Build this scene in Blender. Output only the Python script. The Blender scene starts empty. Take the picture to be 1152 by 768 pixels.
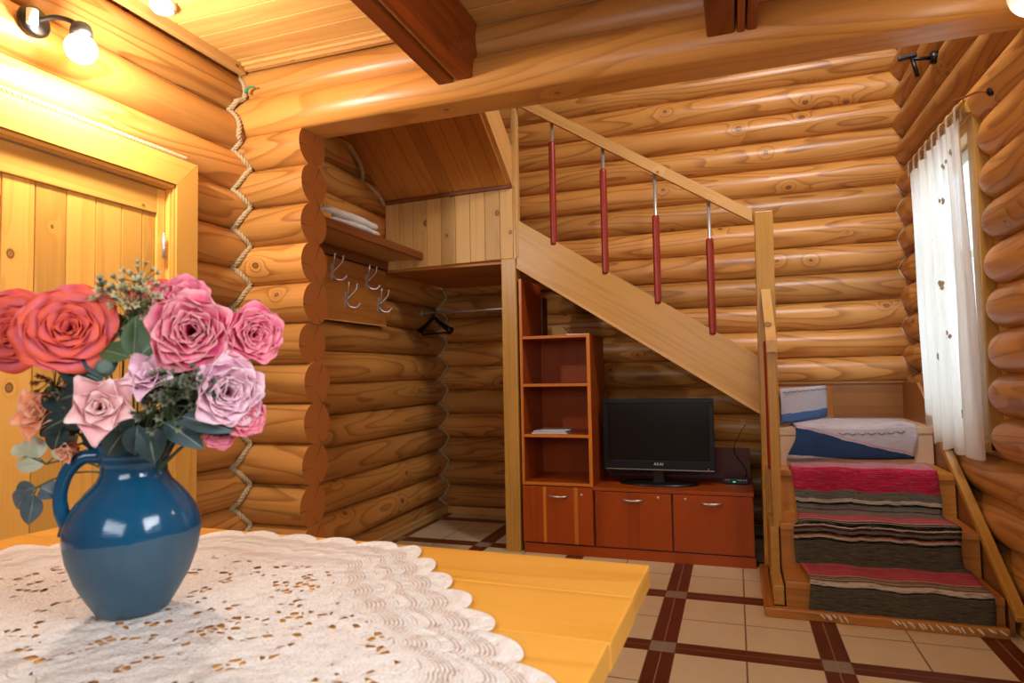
import bpy, bmesh, math, random
from mathutils import Vector, Matrix, noise
random.seed(7)
PI = math.pi
SC = bpy.context.scene
COL = SC.collection

# ------------------------------------------------------------------ camera
cam_d = bpy.data.cameras.new('camera'); cam = bpy.data.objects.new('camera', cam_d); COL.objects.link(cam)
_yaw, _pitch, _roll = 0.329696, 0.048924, -0.019003
_f = Vector((-math.sin(_yaw) * math.cos(_pitch), math.cos(_yaw) * math.cos(_pitch), math.sin(_pitch)))
_r = Vector((math.cos(_yaw), math.sin(_yaw), 0)); _u = _r.cross(_f)
_c, _s = math.cos(_roll), math.sin(_roll)
RV = _r * _c + _u * _s; UV_ = _u * _c - _r * _s; FV = _f
CP = Vector((0.3236, -2.8156, 1.1509))
M = Matrix((RV, UV_, -FV)).transposed().to_4x4(); M.translation = CP
cam.matrix_world = M
cam_d.sensor_width = 36; cam_d.lens = 36 * 729.414 / 1152; cam_d.clip_start = 0.05
cam_d.dof.use_dof = True; cam_d.dof.focus_distance = 3.9; cam_d.dof.aperture_fstop = 5.6
SC.camera = cam

# ------------------------------------------------------------------ world, lights, exposure
SC.view_settings.view_transform = 'Standard'; SC.view_settings.look = 'None'
SC.view_settings.gamma = 1; SC.view_settings.use_curve_mapping = False
SC.view_settings.exposure = 0.34
w = bpy.data.worlds.new('overcast_sky'); SC.world = w; w.use_nodes = True
bgn = w.node_tree.nodes['Background']; bgn.inputs[0].default_value = (0.62, 0.80, 1.0, 1); bgn.inputs[1].default_value = 1.8

def area(name, loc, target, sx, sy, power, color, spread=None):
    d = bpy.data.lights.new(name, 'AREA'); d.shape = 'RECTANGLE'; d.size = sx; d.size_y = sy
    d.energy = power; d.color = color
    if spread: d.spread = spread
    o = bpy.data.objects.new(name, d); COL.objects.link(o); o.location = loc
    o.rotation_euler = (Vector(target) - Vector(loc)).to_track_quat('-Z', 'Y').to_euler()
    return o
def point(name, loc, power, color, radius=0.05):
    d = bpy.data.lights.new(name, 'POINT'); d.energy = power; d.color = color; d.shadow_soft_size = radius
    o = bpy.data.objects.new(name, d); COL.objects.link(o); o.location = loc
    return o
area('window_daylight', (1.75, 1.33, 1.6), (-1.0, 1.05, 0.9), 0.85, 1.4, 12, (0.62, 0.80, 1.0))
area('assumed_upstairs_light', (0.9, -0.35, 3.9), (0.9, 2.3, 2.8), 0.5, 0.4, 50, (0.93, 0.96, 1.0))  # assumed daylight from upstairs, a bare area light with no attic window built
area('added_rear_fill', (-0.1, -3.85, 1.65), (-0.3, -0.6, 0.3), 1.3, 1.0, 14, (0.90, 0.95, 1.0), 2.3)  # added fill light behind the camera, no known window there
area('added_side_fill', (1.36, -2.3, 1.7), (-0.9, -1.75, 0.6), 1.0, 1.1, 19, (0.88, 0.94, 1.0), 2.0)  # added fill light beside the camera, aimed down at the table

# ------------------------------------------------------------------ mesh helpers
class MB:
    """collects shapes in one bmesh; every face gets grain UVs and a tone value"""
    def __init__(self):
        self.bm = bmesh.new(); self.uv = self.bm.loops.layers.uv.new('UVMap')
        self.tn = self.bm.loops.layers.float_color.new('tone')
    def add(self, verts, faces, uvs=None, tone=None, smooth=False, mat=0):
        t = random.random() if tone is None else tone
        vs = [self.bm.verts.new(v) for v in verts]
        for i, f in enumerate(faces):
            try: fc = self.bm.faces.new([vs[k] for k in f])
            except ValueError: continue
            fc.smooth = smooth; fc.material_index = mat
            for j, lp in enumerate(fc.loops):
                if uvs is not None:
                    lp[self.uv].uv = uvs[i][j] if isinstance(uvs[0], (list, tuple)) and isinstance(uvs[0][0], (list, tuple)) else uvs[f[j]]
                lp[self.tn] = (t, t, t, 1)
    def box(self, c, s, grain=None, rot=None, bevel=0.003, tone=None, mat=0):
        c = Vector(c); s = Vector(s)
        tmp = bmesh.new(); bmesh.ops.create_cube(tmp, size=1)
        for v in tmp.verts: v.co = Vector((v.co.x * s.x, v.co.y * s.y, v.co.z * s.z))
        bv = min(bevel, min(s) * 0.35)
        if bv > 0: bmesh.ops.bevel(tmp, geom=tmp.edges[:], offset=bv, segments=2, affect='EDGES', profile=0.6)
        if grain is None: grain = max(range(3), key=lambda i: s[i])
        ou, ov = random.uniform(0, 40), random.uniform(0, 40)
        R = rot if rot is not None else Matrix.Identity(3)
        tmp.verts.index_update(); tmp.normal_update()
        verts = [R @ v.co + c for v in tmp.verts]; faces = []; uvs = []
        oth = [a for a in range(3) if a != grain]
        for f in tmp.faces:
            n = f.normal; faces.append([v.index for v in f.verts]); l = []
            k = max(range(3), key=lambda i: abs(n[i]))
            for v in f.verts:
                if k == grain: l.append((v.co[oth[0]] + ou, v.co[oth[1]] + ov))
                else:
                    o = [a for a in oth if a != k][0]
                    l.append((v.co[grain] + ou, v.co[o] + ov + 0.37 * k))
            uvs.append(l)
        tmp.free(); self.add(verts, faces, uvs, tone, False, mat)
        return self
    def bx(self, a, b, grain=None, bevel=0.003, tone=None, mat=0):
        a = Vector(a); b = Vector(b)
        return self.box((a + b) / 2, [abs(b[i] - a[i]) for i in range(3)], grain, None, bevel, tone, mat)
    def bar(self, p0, p1, wdt, hgt, up=(0, 0, 1), bevel=0.003, tone=None, mat=0):
        """box from p0 to p1, wdt sideways, hgt along up"""
        p0 = Vector(p0); p1 = Vector(p1); d = p1 - p0; x = d.normalized(); u = Vector(up)
        y = u.cross(x).normalized(); z = x.cross(y)
        R = Matrix((x, y, z)).transposed()
        return self.box((p0 + p1) / 2, (d.length, wdt, hgt), 0, R, bevel, tone, mat)
    def tube(self, pts, r, seg=10, cap=True, tone=None, mat=0, closed=False):
        pts = [Vector(p) for p in pts]; n = len(pts)
        rr = r if callable(r) else (lambda i, t: r)
        rings = []; prev = None; L = 0
        t0 = random.random() if tone is None else tone; ou, ov = random.uniform(0, 40), random.uniform(0, 40)
        verts = []; uvs = []
        for i, p in enumerate(pts):
            if closed: d = pts[(i + 1) % n] - pts[i - 1]
            else: d = pts[min(i + 1, n - 1)] - pts[max(i - 1, 0)]
            d = d.normalized() if d.length > 1e-9 else Vector((0, 0, 1))
            if prev is None:
                a = Vector((0, 0, 1)) if abs(d.z) < 0.9 else Vector((1, 0, 0)); nx = d.cross(a).normalized()
            else:
                nx = prev - d * prev.dot(d); nx = nx.normalized() if nx.length > 1e-9 else d.orthogonal().normalized()
            prev = nx; ny = d.cross(nx)
            if i: L += (pts[i] - pts[i - 1]).length
            ri = rr(i, i / max(1, n - 1))
            for k in range(seg):
                a = 2 * PI * k / seg
                verts.append(p + (nx * math.cos(a) + ny * math.sin(a)) * ri); uvs.append((L + ou, ri * a + ov))
        faces = []
        m = n if closed else n - 1
        for i in range(m):
            for k in range(seg):
                a = i * seg + k; b = i * seg + (k + 1) % seg; j = ((i + 1) % n) * seg
                faces.append((a, b, j + (k + 1) % seg, j + k))
        if cap and not closed:
            faces.append(tuple(range(seg - 1, -1, -1))); faces.append(tuple((n - 1) * seg + k for k in range(seg)))
        self.add(verts, faces, uvs, t0, True, mat)
        return self
    def lathe(self, prof, c=(0, 0, 0), seg=32, axis=None, mat=0, tone=None):
        """prof: list of (r,z)"""
        c = Vector(c); R = Matrix.Identity(3)
        if axis is not None: R = Vector(axis).to_track_quat('Z', 'Y').to_matrix()
        verts = []; uvs = []; faces = []
        for i, (r, z) in enumerate(prof):
            for k in range(seg):
                a = 2 * PI * k / seg
                verts.append(R @ Vector((r * math.cos(a), r * math.sin(a), z)) + c); uvs.append((k / seg, z))
        for i in range(len(prof) - 1):
            for k in range(seg):
                a = i * seg + k; b = i * seg + (k + 1) % seg
                faces.append((a, b, b + seg, a + seg))
        if prof[0][0] > 1e-6: faces.append(tuple(range(seg - 1, -1, -1)))
        if prof[-1][0] > 1e-6: faces.append(tuple((len(prof) - 1) * seg + k for k in range(seg)))
        self.add(verts, faces, uvs, tone, True, mat)
        return self
    def grid(self, fn, nu, nv, mat=0, tone=None, uvf=None):
        verts = []; uvs = []; faces = []
        for i in range(nu + 1):
            for j in range(nv + 1):
                u = i / nu; v = j / nv
                verts.append(fn(u, v)); uvs.append(uvf(u, v) if uvf else (u, v))
        for i in range(nu):
            for j in range(nv):
                a = i * (nv + 1) + j
                faces.append((a, a + nv + 1, a + nv + 2, a + 1))
        self.add(verts, faces, uvs, tone, True, mat)
        return self
    def prism(self, poly, a0, a1, axis, along=None, tone=None, mat=0):
        """poly in the two other axes (cyclic order), extruded from a0 to a1 along axis"""
        o = [i for i in range(3) if i != axis]; n = len(poly); verts = []
        for a in (a0, a1):
            for p in poly:
                v = [0, 0, 0]; v[axis] = a; v[o[0]] = p[0]; v[o[1]] = p[1]; verts.append(Vector(v))
        faces = [tuple(range(n)), tuple(range(2 * n - 1, n - 1, -1))]
        for i in range(n): faces.append((i, i + n, (i + 1) % n + n, (i + 1) % n))
        ou, ov = random.uniform(0, 40), random.uniform(0, 40)
        dx = max(((Vector(poly[(i + 1) % n]) - Vector(poly[i])) for i in range(n)), key=lambda e: e.length).normalized()
        uvs = []
        for fi, f in enumerate(faces):
            l = []
            for k in f:
                q = Vector(poly[k % n]); s = q.dot(dx); t = q.dot(Vector((-dx.y, dx.x)))
                if fi < 2: l.append((s + ou, t + ov))
                else: l.append((s + ou, t + (a1 - a0) * (k // n) + ov))
            uvs.append(l)
        self.add(verts, faces, uvs, tone, False, mat)
        bmesh.ops.recalc_face_normals(self.bm, faces=self.bm.faces[:])
        return self
    def log(self, p0, p1, r, seg=28, taper0=0, taper1=0, wob=0.004, caps=True, step=0.12, tone=None, endmat=None, flat=None, full=True):
        p0 = Vector(p0); p1 = Vector(p1); d = p1 - p0; L = d.length; x = d.normalized()
        z = Vector((0, 0, 1)) if abs(x.z) < 0.9 else Vector((1, 0, 0)); y = z.cross(x).normalized(); z = x.cross(y)
        n = max(2, int(L / step)); ts = [i / n * L for i in range(n + 1)]
        for tp, side in ((taper0, 0), (taper1, 1)):
            if tp:
                ex = [tp * (1 - math.cos(k * PI / 16)) for k in range(0, 8)]
                ts = [t for t in ts if (t > tp if side == 0 else t < L - tp)]
                ts += ex + [tp] if side == 0 else [L - e for e in ex] + [L - tp]
        ts = sorted(set(ts)); s = random.uniform(0, 100); ou, ov = random.uniform(0, 40), random.uniform(0, 40)
        verts = []; uvs = []
        for t in ts:
            k = 1.0
            if taper0 and t < taper0: k = math.sqrt(max(0.0004, 1 - (1 - t / taper0) ** 2))
            if taper1 and t > L - taper1: k = min(k, math.sqrt(max(0.0004, 1 - (1 - (L - t) / taper1) ** 2)))
            c = p0 + x * t + y * wob * math.sin(t * 2.1 + s) + z * wob * 0.6 * math.sin(t * 1.3 + s * 2)
            rr = r * (1 + 0.012 * math.sin(t * 3.1 + s * 1.7) + 0.008 * math.sin(t * 7.3 + s))
            for j in range(seg):
                a = 2 * PI * j / seg
                q = rr * (1 + 0.010 * math.sin(3 * a + s + t) + 0.006 * math.sin(5 * a - s + t * 2))
                off = (y * math.cos(a) + z * math.sin(a)) * q * k
                if flat is not None and off.z < flat: off.z = flat
                verts.append(c + off); uvs.append((t + ou, a * r + ov))
        faces = []
        uvl = []
        for i in range(len(ts) - 1):
            for j in range(seg):
                j2 = (j + 1) % seg
                faces.append((i * seg + j, i * seg + j2, (i + 1) * seg + j2, (i + 1) * seg + j))
                wv = 2 * PI * r if j2 == 0 else 0
                uvl.append([uvs[i * seg + j], (uvs[i * seg + j2][0], uvs[i * seg + j2][1] + wv), (uvs[(i + 1) * seg + j2][0], uvs[(i + 1) * seg + j2][1] + wv), uvs[(i + 1) * seg + j]])
        t0 = random.random() if tone is None else tone
        self.add(verts, faces, uvl, t0, True, 0)
        if caps:
            for i, rev in ((0, True), (len(ts) - 1, False)):
                ring = [verts[i * seg + j] for j in range(seg)]
                if rev: ring = ring[::-1]
                cc = sum(ring, Vector()) / seg
                luv = [((v - cc).dot(y), (v - cc).dot(z)) for v in ring]
                self.add(ring, [tuple(range(seg))], [luv], t0, False, endmat if endmat is not None else 0)
        return self
    def rope(self, pts, r, pitch=0.03, strands=3, seg=6, tone=0.5, mat=0):
        pts = resample([Vector(p) for p in pts], r * 0.8)
        n = len(pts); frames = []; prev = None
        for i, p in enumerate(pts):
            d = (pts[min(i + 1, n - 1)] - pts[max(i - 1, 0)]).normalized()
            if prev is None: nx = d.orthogonal().normalized()
            else: nx = (prev - d * prev.dot(d)).normalized()
            prev = nx; frames.append((nx, d.cross(nx)))
        for s in range(strands):
            q = []
            for i, p in enumerate(pts):
                a = 2 * PI * (i * r * 0.8 / pitch + s / strands)
                q.append(p + (frames[i][0] * math.cos(a) + frames[i][1] * math.sin(a)) * r * 0.56)
            self.tube(q, r * 0.47, seg, tone=tone, mat=mat)
        return self
    def build(self, name, mats, parent=None, loc=None, smooth_angle=None):
        me = bpy.data.meshes.new(name); self.bm.to_mesh(me); self.bm.free()
        for m in (mats if isinstance(mats, (list, tuple)) else [mats]): me.materials.append(m)
        o = bpy.data.objects.new(name, me); COL.objects.link(o)
        if parent is not None: o.parent = parent; o.matrix_parent_inverse = parent_inv(parent)
        return o
def parent_inv(p):
    mw = Matrix.Identity(4); q = p; chain = []
    while q is not None: chain.append(q); q = q.parent
    for q in reversed(chain):
        mw = mw @ (q.matrix_parent_inverse if q.parent else Matrix.Identity(4)) @ Matrix.LocRotScale(q.location, q.rotation_euler, q.scale)
    return mw.inverted()
def resample(pts, step):
    out = [pts[0]]; acc = 0.0
    for a, b in zip(pts, pts[1:]):
        L = (b - a).length
        if L < 1e-9: continue
        t = step - acc
        while t <= L: out.append(a.lerp(b, t / L)); t += step
        acc = L - (t - step)
    return out
def bez(p0, p1, p2, n=12):
    p0, p1, p2 = Vector(p0), Vector(p1), Vector(p2)
    return [p0 * (1 - t) ** 2 + p1 * 2 * t * (1 - t) + p2 * t * t for t in [i / n for i in range(n + 1)]]
def smooth_path(pts, n=6):
    pts = [Vector(p) for p in pts]; out = []
    for i in range(len(pts) - 1):
        p0 = pts[max(i - 1, 0)]; p1 = pts[i]; p2 = pts[i + 1]; p3 = pts[min(i + 2, len(pts) - 1)]
        for k in range(n):
            t = k / n
            out.append(0.5 * ((2 * p1) + (p2 - p0) * t + (2 * p0 - 5 * p1 + 4 * p2 - p3) * t * t + (-p0 + 3 * p1 - 3 * p2 + p3) * t ** 3))
    out.append(pts[-1]); return out
def thing(name, label, cat, loc=(0, 0, 0), group=None):
    o = bpy.data.objects.new(name, None); COL.objects.link(o); o.location = loc; o.empty_display_size = 0.05
    o['label'] = label; o['category'] = cat
    if group: o['group'] = group
    return o
def tag(o, label, cat, group=None):
    o['label'] = label; o['category'] = cat
    if group: o['group'] = group
    return o
def struct(o): o['kind'] = 'structure'; return o

# ------------------------------------------------------------------ materials
def srgb(h):
    v = [int(h[i:i + 2], 16) / 255 for i in (1, 3, 5)]
    return tuple(((c / 12.92) if c <= 0.04045 else ((c + 0.055) / 1.055) ** 2.4) for c in v) + (1,)
class NT:
    def __init__(self, name):
        self.m = bpy.data.materials.new(name); self.m.use_nodes = True; self.t = self.m.node_tree
        self.b = self.t.nodes['Principled BSDF']; self.out = self.t.nodes['Material Output']
    def n(self, typ, **kw):
        nd = self.t.nodes.new(typ)
        for k, v in kw.items(): setattr(nd, k, v)
        return nd
    def l(self, a, b): self.t.links.new(a, b)
    def math(self, op, a, b=None, c=None, clamp=False):
        nd = self.n('ShaderNodeMath', operation=op); nd.use_clamp = clamp
        for i, v in enumerate((a, b, c)):
            if v is None: continue
            if isinstance(v, (int, float)): nd.inputs[i].default_value = v
            else: self.l(v, nd.inputs[i])
        return nd.outputs[0]
    def mix(self, f, a, b, blend='MIX'):
        nd = self.n('ShaderNodeMix', data_type='RGBA', blend_type=blend)
        for s, v in ((nd.inputs[0], f), (nd.inputs[6], a), (nd.inputs[7], b)):
            if isinstance(v, (int, float, tuple)): s.default_value = v
            else: self.l(v, s)
        return nd.outputs[2]
    def mapping(self, vec, sc, loc=(0, 0, 0), rot=(0, 0, 0)):
        nd = self.n('ShaderNodeMapping'); nd.inputs['Scale'].default_value = sc; nd.inputs['Location'].default_value = loc; nd.inputs['Rotation'].default_value = rot
        self.l(vec, nd.inputs['Vector']); return nd.outputs[0]
    def noise(self, vec, scale=1, detail=2, rough=0.5, dist=0):
        nd = self.n('ShaderNodeTexNoise'); nd.inputs['Scale'].default_value = scale; nd.inputs['Detail'].default_value = detail
        nd.inputs['Roughness'].default_value = rough; nd.inputs['Distortion'].default_value = dist
        self.l(vec, nd.inputs['Vector']); return nd.outputs['Fac']
    def ramp(self, f, stops, interp='LINEAR'):
        nd = self.n('ShaderNodeValToRGB'); cr = nd.color_ramp; cr.interpolation = interp
        while len(cr.elements) < len(stops): cr.elements.new(0.5)
        for e, (p, c) in zip(cr.elements, stops):
            e.position = p; e.color = c if isinstance(c, tuple) else (c, c, c, 1)
        self.l(f, nd.inputs[0]); return nd.outputs[0]
    def bump(self, h, strength=0.3, dist=0.01):
        nd = self.n('ShaderNodeBump'); nd.inputs['Strength'].default_value = strength; nd.inputs['Distance'].default_value = dist
        self.l(h, nd.inputs['Height']); self.l(nd.outputs[0], self.b.inputs['Normal'])
def wood(name, light, dark, knot='#5A2A10', rings=7, across=7, along=0.9, ring_amt=0.55, knots=True, rough=0.38, knot_scale=2.2, spec=0.45, tonevar=0.35, coat=0.0):
    N = NT(name); uv = N.n('ShaderNodeUVMap').outputs[0]
    tone = N.n('ShaderNodeAttribute', attribute_name='tone').outputs['Fac']
    base = N.noise(N.mapping(uv, (along, across, 1)), 1, 1.5, 0.45, 0.25)
    if knots:
        vor = N.n('ShaderNodeTexVoronoi', feature='F1', voronoi_dimensions='2D'); vor.inputs['Scale'].default_value = knot_scale
        vor.inputs['Randomness'].default_value = 1
        warp = N.n('ShaderNodeVectorMath', operation='ADD'); nz = N.n('ShaderNodeTexNoise'); nz.inputs['Scale'].default_value = 14; N.l(uv, nz.inputs['Vector'])
        sc = N.n('ShaderNodeVectorMath', operation='SCALE'); sc.inputs['Scale'].default_value = 0.012; N.l(nz.outputs['Color'], sc.inputs[0])
        N.l(uv, warp.inputs[0]); N.l(sc.outputs[0], warp.inputs[1]); N.l(N.mapping(warp.outputs[0], (1, 1.25, 1)), vor.inputs['Vector'])
        d = vor.outputs['Distance']; rnd = N.n('ShaderNodeSeparateColor'); N.l(vor.outputs['Color'], rnd.inputs[0])
        keep = N.math('GREATER_THAN', rnd.outputs[0], 0.42)
        size = N.math('MULTIPLY_ADD', rnd.outputs[1], 0.018 * knot_scale, 0.005 * knot_scale)
        rel = N.math('DIVIDE', d, size)                     # 1 at knot rim
        infl = N.math('MULTIPLY', N.math('POWER', 2.718, N.math('MULTIPLY', rel, -0.55)), keep)
        base = N.math('ADD', base, N.math('MULTIPLY', infl, 0.45))
    fr = N.math('FRACT', N.math('MULTIPLY', base, float(rings)))
    ring = N.ramp(fr, [(0.0, 0.0), (0.6, 0.18), (0.88, 1.0), (0.94, 0.95), (1.0, 0.0)])
    fib = N.noise(N.mapping(uv, (2.5, 110, 1)), 1, 2, 0.6)
    blot = N.noise(N.mapping(uv, (1.4, 4, 1)), 1, 2, 0.5)
    L, D = srgb(light), srgb(dark)
    f = N.math('MULTIPLY', ring, ring_amt)
    f = N.math('ADD', f, N.math('MULTIPLY', N.math('SUBTRACT', fib, 0.5), 0.45))
    f = N.math('ADD', f, N.math('MULTIPLY', N.math('SUBTRACT', blot, 0.45), 0.7), clamp=True)
    col = N.mix(f, L, D)
    tv = N.math('MULTIPLY_ADD', tone, tonevar, 1 - tonevar * 0.62)
    hs = N.n('ShaderNodeHueSaturation'); N.l(tv, hs.inputs['Value']); N.l(col, hs.inputs['Color']); col = hs.outputs[0]
    if knots:
        kf = N.math('MULTIPLY', N.ramp(rel, [(0.0, 0.75), (0.35, 0.55), (0.8, 0.95), (1.0, 0.35), (1.25, 0.0)]), keep)
        nd = N.math('MINIMUM', rel, 1.5); kf = N.math('MULTIPLY', N.ramp(N.math('DIVIDE', rel, 2.0), [(0.0, 0.7), (0.25, 0.55), (0.42, 0.95), (0.5, 0.55), (0.62, 0.0)]), keep)
        col = N.mix(kf, col, srgb(knot))
    N.l(col, N.b.inputs['Base Color']); N.b.inputs['Roughness'].default_value = rough
    N.b.inputs['Specular IOR Level'].default_value = spec
    if coat: N.b.inputs['Coat Weight'].default_value = coat; N.b.inputs['Coat Roughness'].default_value = 0.2
    h = N.math('ADD', N.math('MULTIPLY', fib, 0.5), N.math('MULTIPLY', ring, 0.3)); N.bump(h, 0.25, 0.002)
    return N.m
def plain(name, col, rough=0.5, metal=0.0, spec=0.5, noise_amt=0.12, nscale=40, bump=0.0, sheen=0.0, trans=0, coat=0):
    N = NT(name); tc = N.n('ShaderNodeTexCoord').outputs['Object']; nz = N.noise(tc, nscale, 3)
    c = srgb(col); c2 = tuple(x * (1 - noise_amt) for x in c[:3]) + (1,)
    N.l(N.mix(nz, c, c2), N.b.inputs['Base Color'])
    N.b.inputs['Roughness'].default_value = rough; N.b.inputs['Metallic'].default_value = metal; N.b.inputs['Specular IOR Level'].default_value = spec
    if bump: N.bump(nz, bump, 0.002)
    if coat: N.b.inputs['Coat Weight'].default_value = coat
    return N.m
def emit(name, col, strength):
    N = NT(name); N.b.inputs['Base Color'].default_value = srgb(col); N.b.inputs['Emission Color'].default_value = srgb(col); N.b.inputs['Emission Strength'].default_value = strength
    return N.m

M_LOG = wood('varnished_pine_log', '#CB8F47', '#844A18', rings=11, across=4.5, along=0.6, ring_amt=0.6, rough=0.36, spec=0.5)
M_BEAM = wood('varnished_beam_log', '#D3964A', '#985C1E', rings=9, across=3.5, along=0.5, ring_amt=0.42, rough=0.34, knot_scale=1.6)
M_DARKBEAM = wood('stained_joist_wood', '#94460F', '#662804', rings=6, across=6, along=0.7, ring_amt=0.5, rough=0.45, knot_scale=1.5)
M_PLANK = wood('pine_lining', '#E4B468', '#C48A40', rings=5, across=9, along=0.5, ring_amt=0.4, rough=0.4, knot_scale=2.0)
M_PANEL = wood('pale_pine_panel', '#D9A862', '#BE8644', rings=4, across=8, along=0.5, ring_amt=0.35, rough=0.45, knot_scale=2.6)
M_DOOR = wood('honey_pine_door', '#E8AC50', '#C88430', rings=4, across=8, along=0.4, ring_amt=0.35, rough=0.3, knot_scale=2.2)
M_STAIR = wood('stair_oak_lacquer', '#BC8A3C', '#9A6A22', rings=6, across=12, along=0.4, ring_amt=0.4, knots=False, rough=0.35)
M_TREAD = wood('stair_tread_wood', '#BE7C34', '#94561E', rings=5, across=12, along=0.6, ring_amt=0.4, knots=False, rough=0.4)
M_BROWN = wood('brown_trim_wood', '#8C4A1C', '#5E2C0E', rings=5, across=14, along=0.6, ring_amt=0.4, knots=False, rough=0.45)
M_TABLE = wood('table_pine', '#E8A845', '#CC8224', rings=4, across=7, along=0.5, ring_amt=0.4, rough=0.3, knot_scale=1.4, tonevar=0.12)
M_CHERRY = wood('cherry_laminate', '#A0440C', '#762806', rings=3, across=5, along=0.3, ring_amt=0.35, knots=False, spec=0.3, rough=0.36, tonevar=0.15)
M_EDGE = wood('cherry_edge_band', '#C4701E', '#A85A14', rings=3, across=9, along=0.5, ring_amt=0.3, knots=False, rough=0.35, tonevar=0.1)
M_CHDARK = wood('cherry_inside', '#6E3010', '#54200A', rings=3, across=5, along=0.3, ring_amt=0.3, knots=False, rough=0.4, tonevar=0.1)
# end grain with rings and radial cracks
def endgrain():
    N = NT('log_end_grain'); uv = N.n('ShaderNodeUVMap').outputs[0]
    ln = N.n('ShaderNodeVectorMath', operation='LENGTH'); nz = N.n('ShaderNodeTexNoise'); nz.inputs['Scale'].default_value = 9; N.l(uv, nz.inputs['Vector'])
    sc = N.n('ShaderNodeVectorMath', operation='SCALE'); sc.inputs['Scale'].default_value = 0.03; N.l(nz.outputs['Color'], sc.inputs[0])
    ad = N.n('ShaderNodeVectorMath', operation='ADD'); N.l(uv, ad.inputs[0]); N.l(sc.outputs[0], ad.inputs[1]); N.l(ad.outputs[0], ln.inputs[0])
    fr = N.math('FRACT', N.math('MULTIPLY', ln.outputs['Value'], 110.0)); rg = N.ramp(fr, [(0, 0), (0.7, 0.35), (0.9, 1), (1, 0)])
    col = N.mix(N.math('MULTIPLY', rg, 0.45), srgb('#B86E2A'), srgb('#804212'))
    sp = N.n('ShaderNodeSeparateXYZ'); N.l(ad.outputs[0], sp.inputs[0])
    ang = N.math('ARCTAN2', sp.outputs[1], sp.outputs[0])
    cr = N.math('LESS_THAN', N.math('ABSOLUTE', N.math('SUBTRACT', N.math('FRACT', N.math('MULTIPLY', ang, 0.4774)), 0.5)), 0.012)
    col = N.mix(N.math('MULTIPLY', cr, 0.75), col, srgb('#3A1808'))
    N.l(col, N.b.inputs['Base Color']); N.b.inputs['Roughness'].default_value = 0.6; return N.m
M_END = endgrain()
M_DOORLOG = M_LOG
M_ROPE = plain('jute_rope_white', '#BFA67C', 0.85, nscale=300, noise_amt=0.3, bump=0.3)
M_CORD = plain('thin_white_cord', '#D8C6A8', 0.8)
M_STEEL = plain('brushed_steel', '#DADADA', 0.3, 0.75)
M_SILVER = plain('satin_silver', '#D6D2CC', 0.3, 0.9)
M_BLACKM = plain('black_metal', '#15120F', 0.4, 0.3)
M_BLACKP = plain('black_plastic', '#0D0E10', 0.28, spec=0.5)
M_SCREEN = plain('switched_off_screen', '#0B0B0A', 0.22, spec=0.35, noise_amt=0.0)
M_WHITEP = plain('white_plastic', '#E8E6E0', 0.4)
M_TOWEL = plain('white_towel', '#E6E4DC', 0.95, nscale=250, noise_amt=0.15, bump=0.8)
M_RED = plain('oxblood_leather', '#9C2A1C', 0.35, nscale=160, noise_amt=0.35, bump=0.5)
M_GREEN = plain('green_ribbon', '#2E8A5C', 0.5)
M_CREAMSTEP = wood('pale_birch_riser', '#D9B896', '#C49C78', rings=3, across=8, along=0.4, ring_amt=0.25, knots=False, rough=0.4)
M_PLY = wood('brown_plywood', '#96602C', '#704018', rings=4, across=5, along=0.4, ring_amt=0.45, knots=False, rough=0.45)

# ------------------------------------------------------------------ room shell
R_LOG = 0.1045; H = 0.2
XL, YB, XR, YP = -2.105, 2.305, 1.525, -0.08
YF = -4.1
# floor with procedural tile pattern
def tile_mat():
    P = 0.66; N = NT('cream_and_brown_tiles'); tc = N.n('ShaderNodeTexCoord').outputs['Object']; sp = N.n('ShaderNodeSeparateXYZ'); N.l(tc, sp.inputs[0])
    def band(s):
        t = N.math('SUBTRACT', N.math('FRACT', N.math('ADD', N.math('DIVIDE', s, P), 100.5)), 0.5)
        a = N.math('ABSOLUTE', t)
        strip = N.math('LESS_THAN', a, 0.080)
        mid = N.math('LESS_THAN', a, 0.0035)
        edge = N.math('LESS_THAN', N.math('ABSOLUTE', N.math('SUBTRACT', a, 0.080)), 0.0035)
        half = N.math('GREATER_THAN', a, 0.4945)
        return strip, mid, edge, half
    sx, mx, ex, hx = band(sp.outputs[0]); sy, my, ey, hy = band(sp.outputs[1])
    n1 = N.noise(tc, 6, 4, 0.6); n2 = N.noise(tc, 60, 3, 0.6)
    cream = N.mix(n1, srgb('#E0CDA8'), srgb('#CDB68E')); brown = N.mix(n2, srgb('#6E3216'), srgb('#54230E')); grey = N.mix(n2, srgb('#A09280'), srgb('#7C6C5A'))
    both = N.math('MULTIPLY', sx, sy); anyb = N.math('MAXIMUM', sx, sy)
    c = N.mix(anyb, cream, brown); c = N.mix(both, c, grey)
    thin = N.math('MAXIMUM', N.math('MULTIPLY', mx, sx), N.math('MULTIPLY', my, sy))
    c = N.mix(N.math('MULTIPLY', thin, 0.7), c, srgb('#A98462'))
    dk = N.math('MAXIMUM', N.math('MAXIMUM', ex, ey), N.math('MAXIMUM', N.math('MULTIPLY', hx, N.math('SUBTRACT', 1.0, sy)), N.math('MULTIPLY', hy, N.math('SUBTRACT', 1.0, sx))))
    c = N.mix(N.math('MULTIPLY', dk, 0.85), c, srgb('#6E4A2C'))
    N.l(c, N.b.inputs['Base Color']); N.b.inputs['Roughness'].default_value = 0.32
    g = N.math('SUBTRACT', 1.0, N.math('MAXIMUM', dk, thin)); N.bump(g, 0.4, 0.002); return N.m
mb = MB(); mb.bx((-2.35, YF - 0.2, -0.1), (1.75, 2.5, 0), bevel=0); struct(mb.build('floor', tile_mat()))
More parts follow.
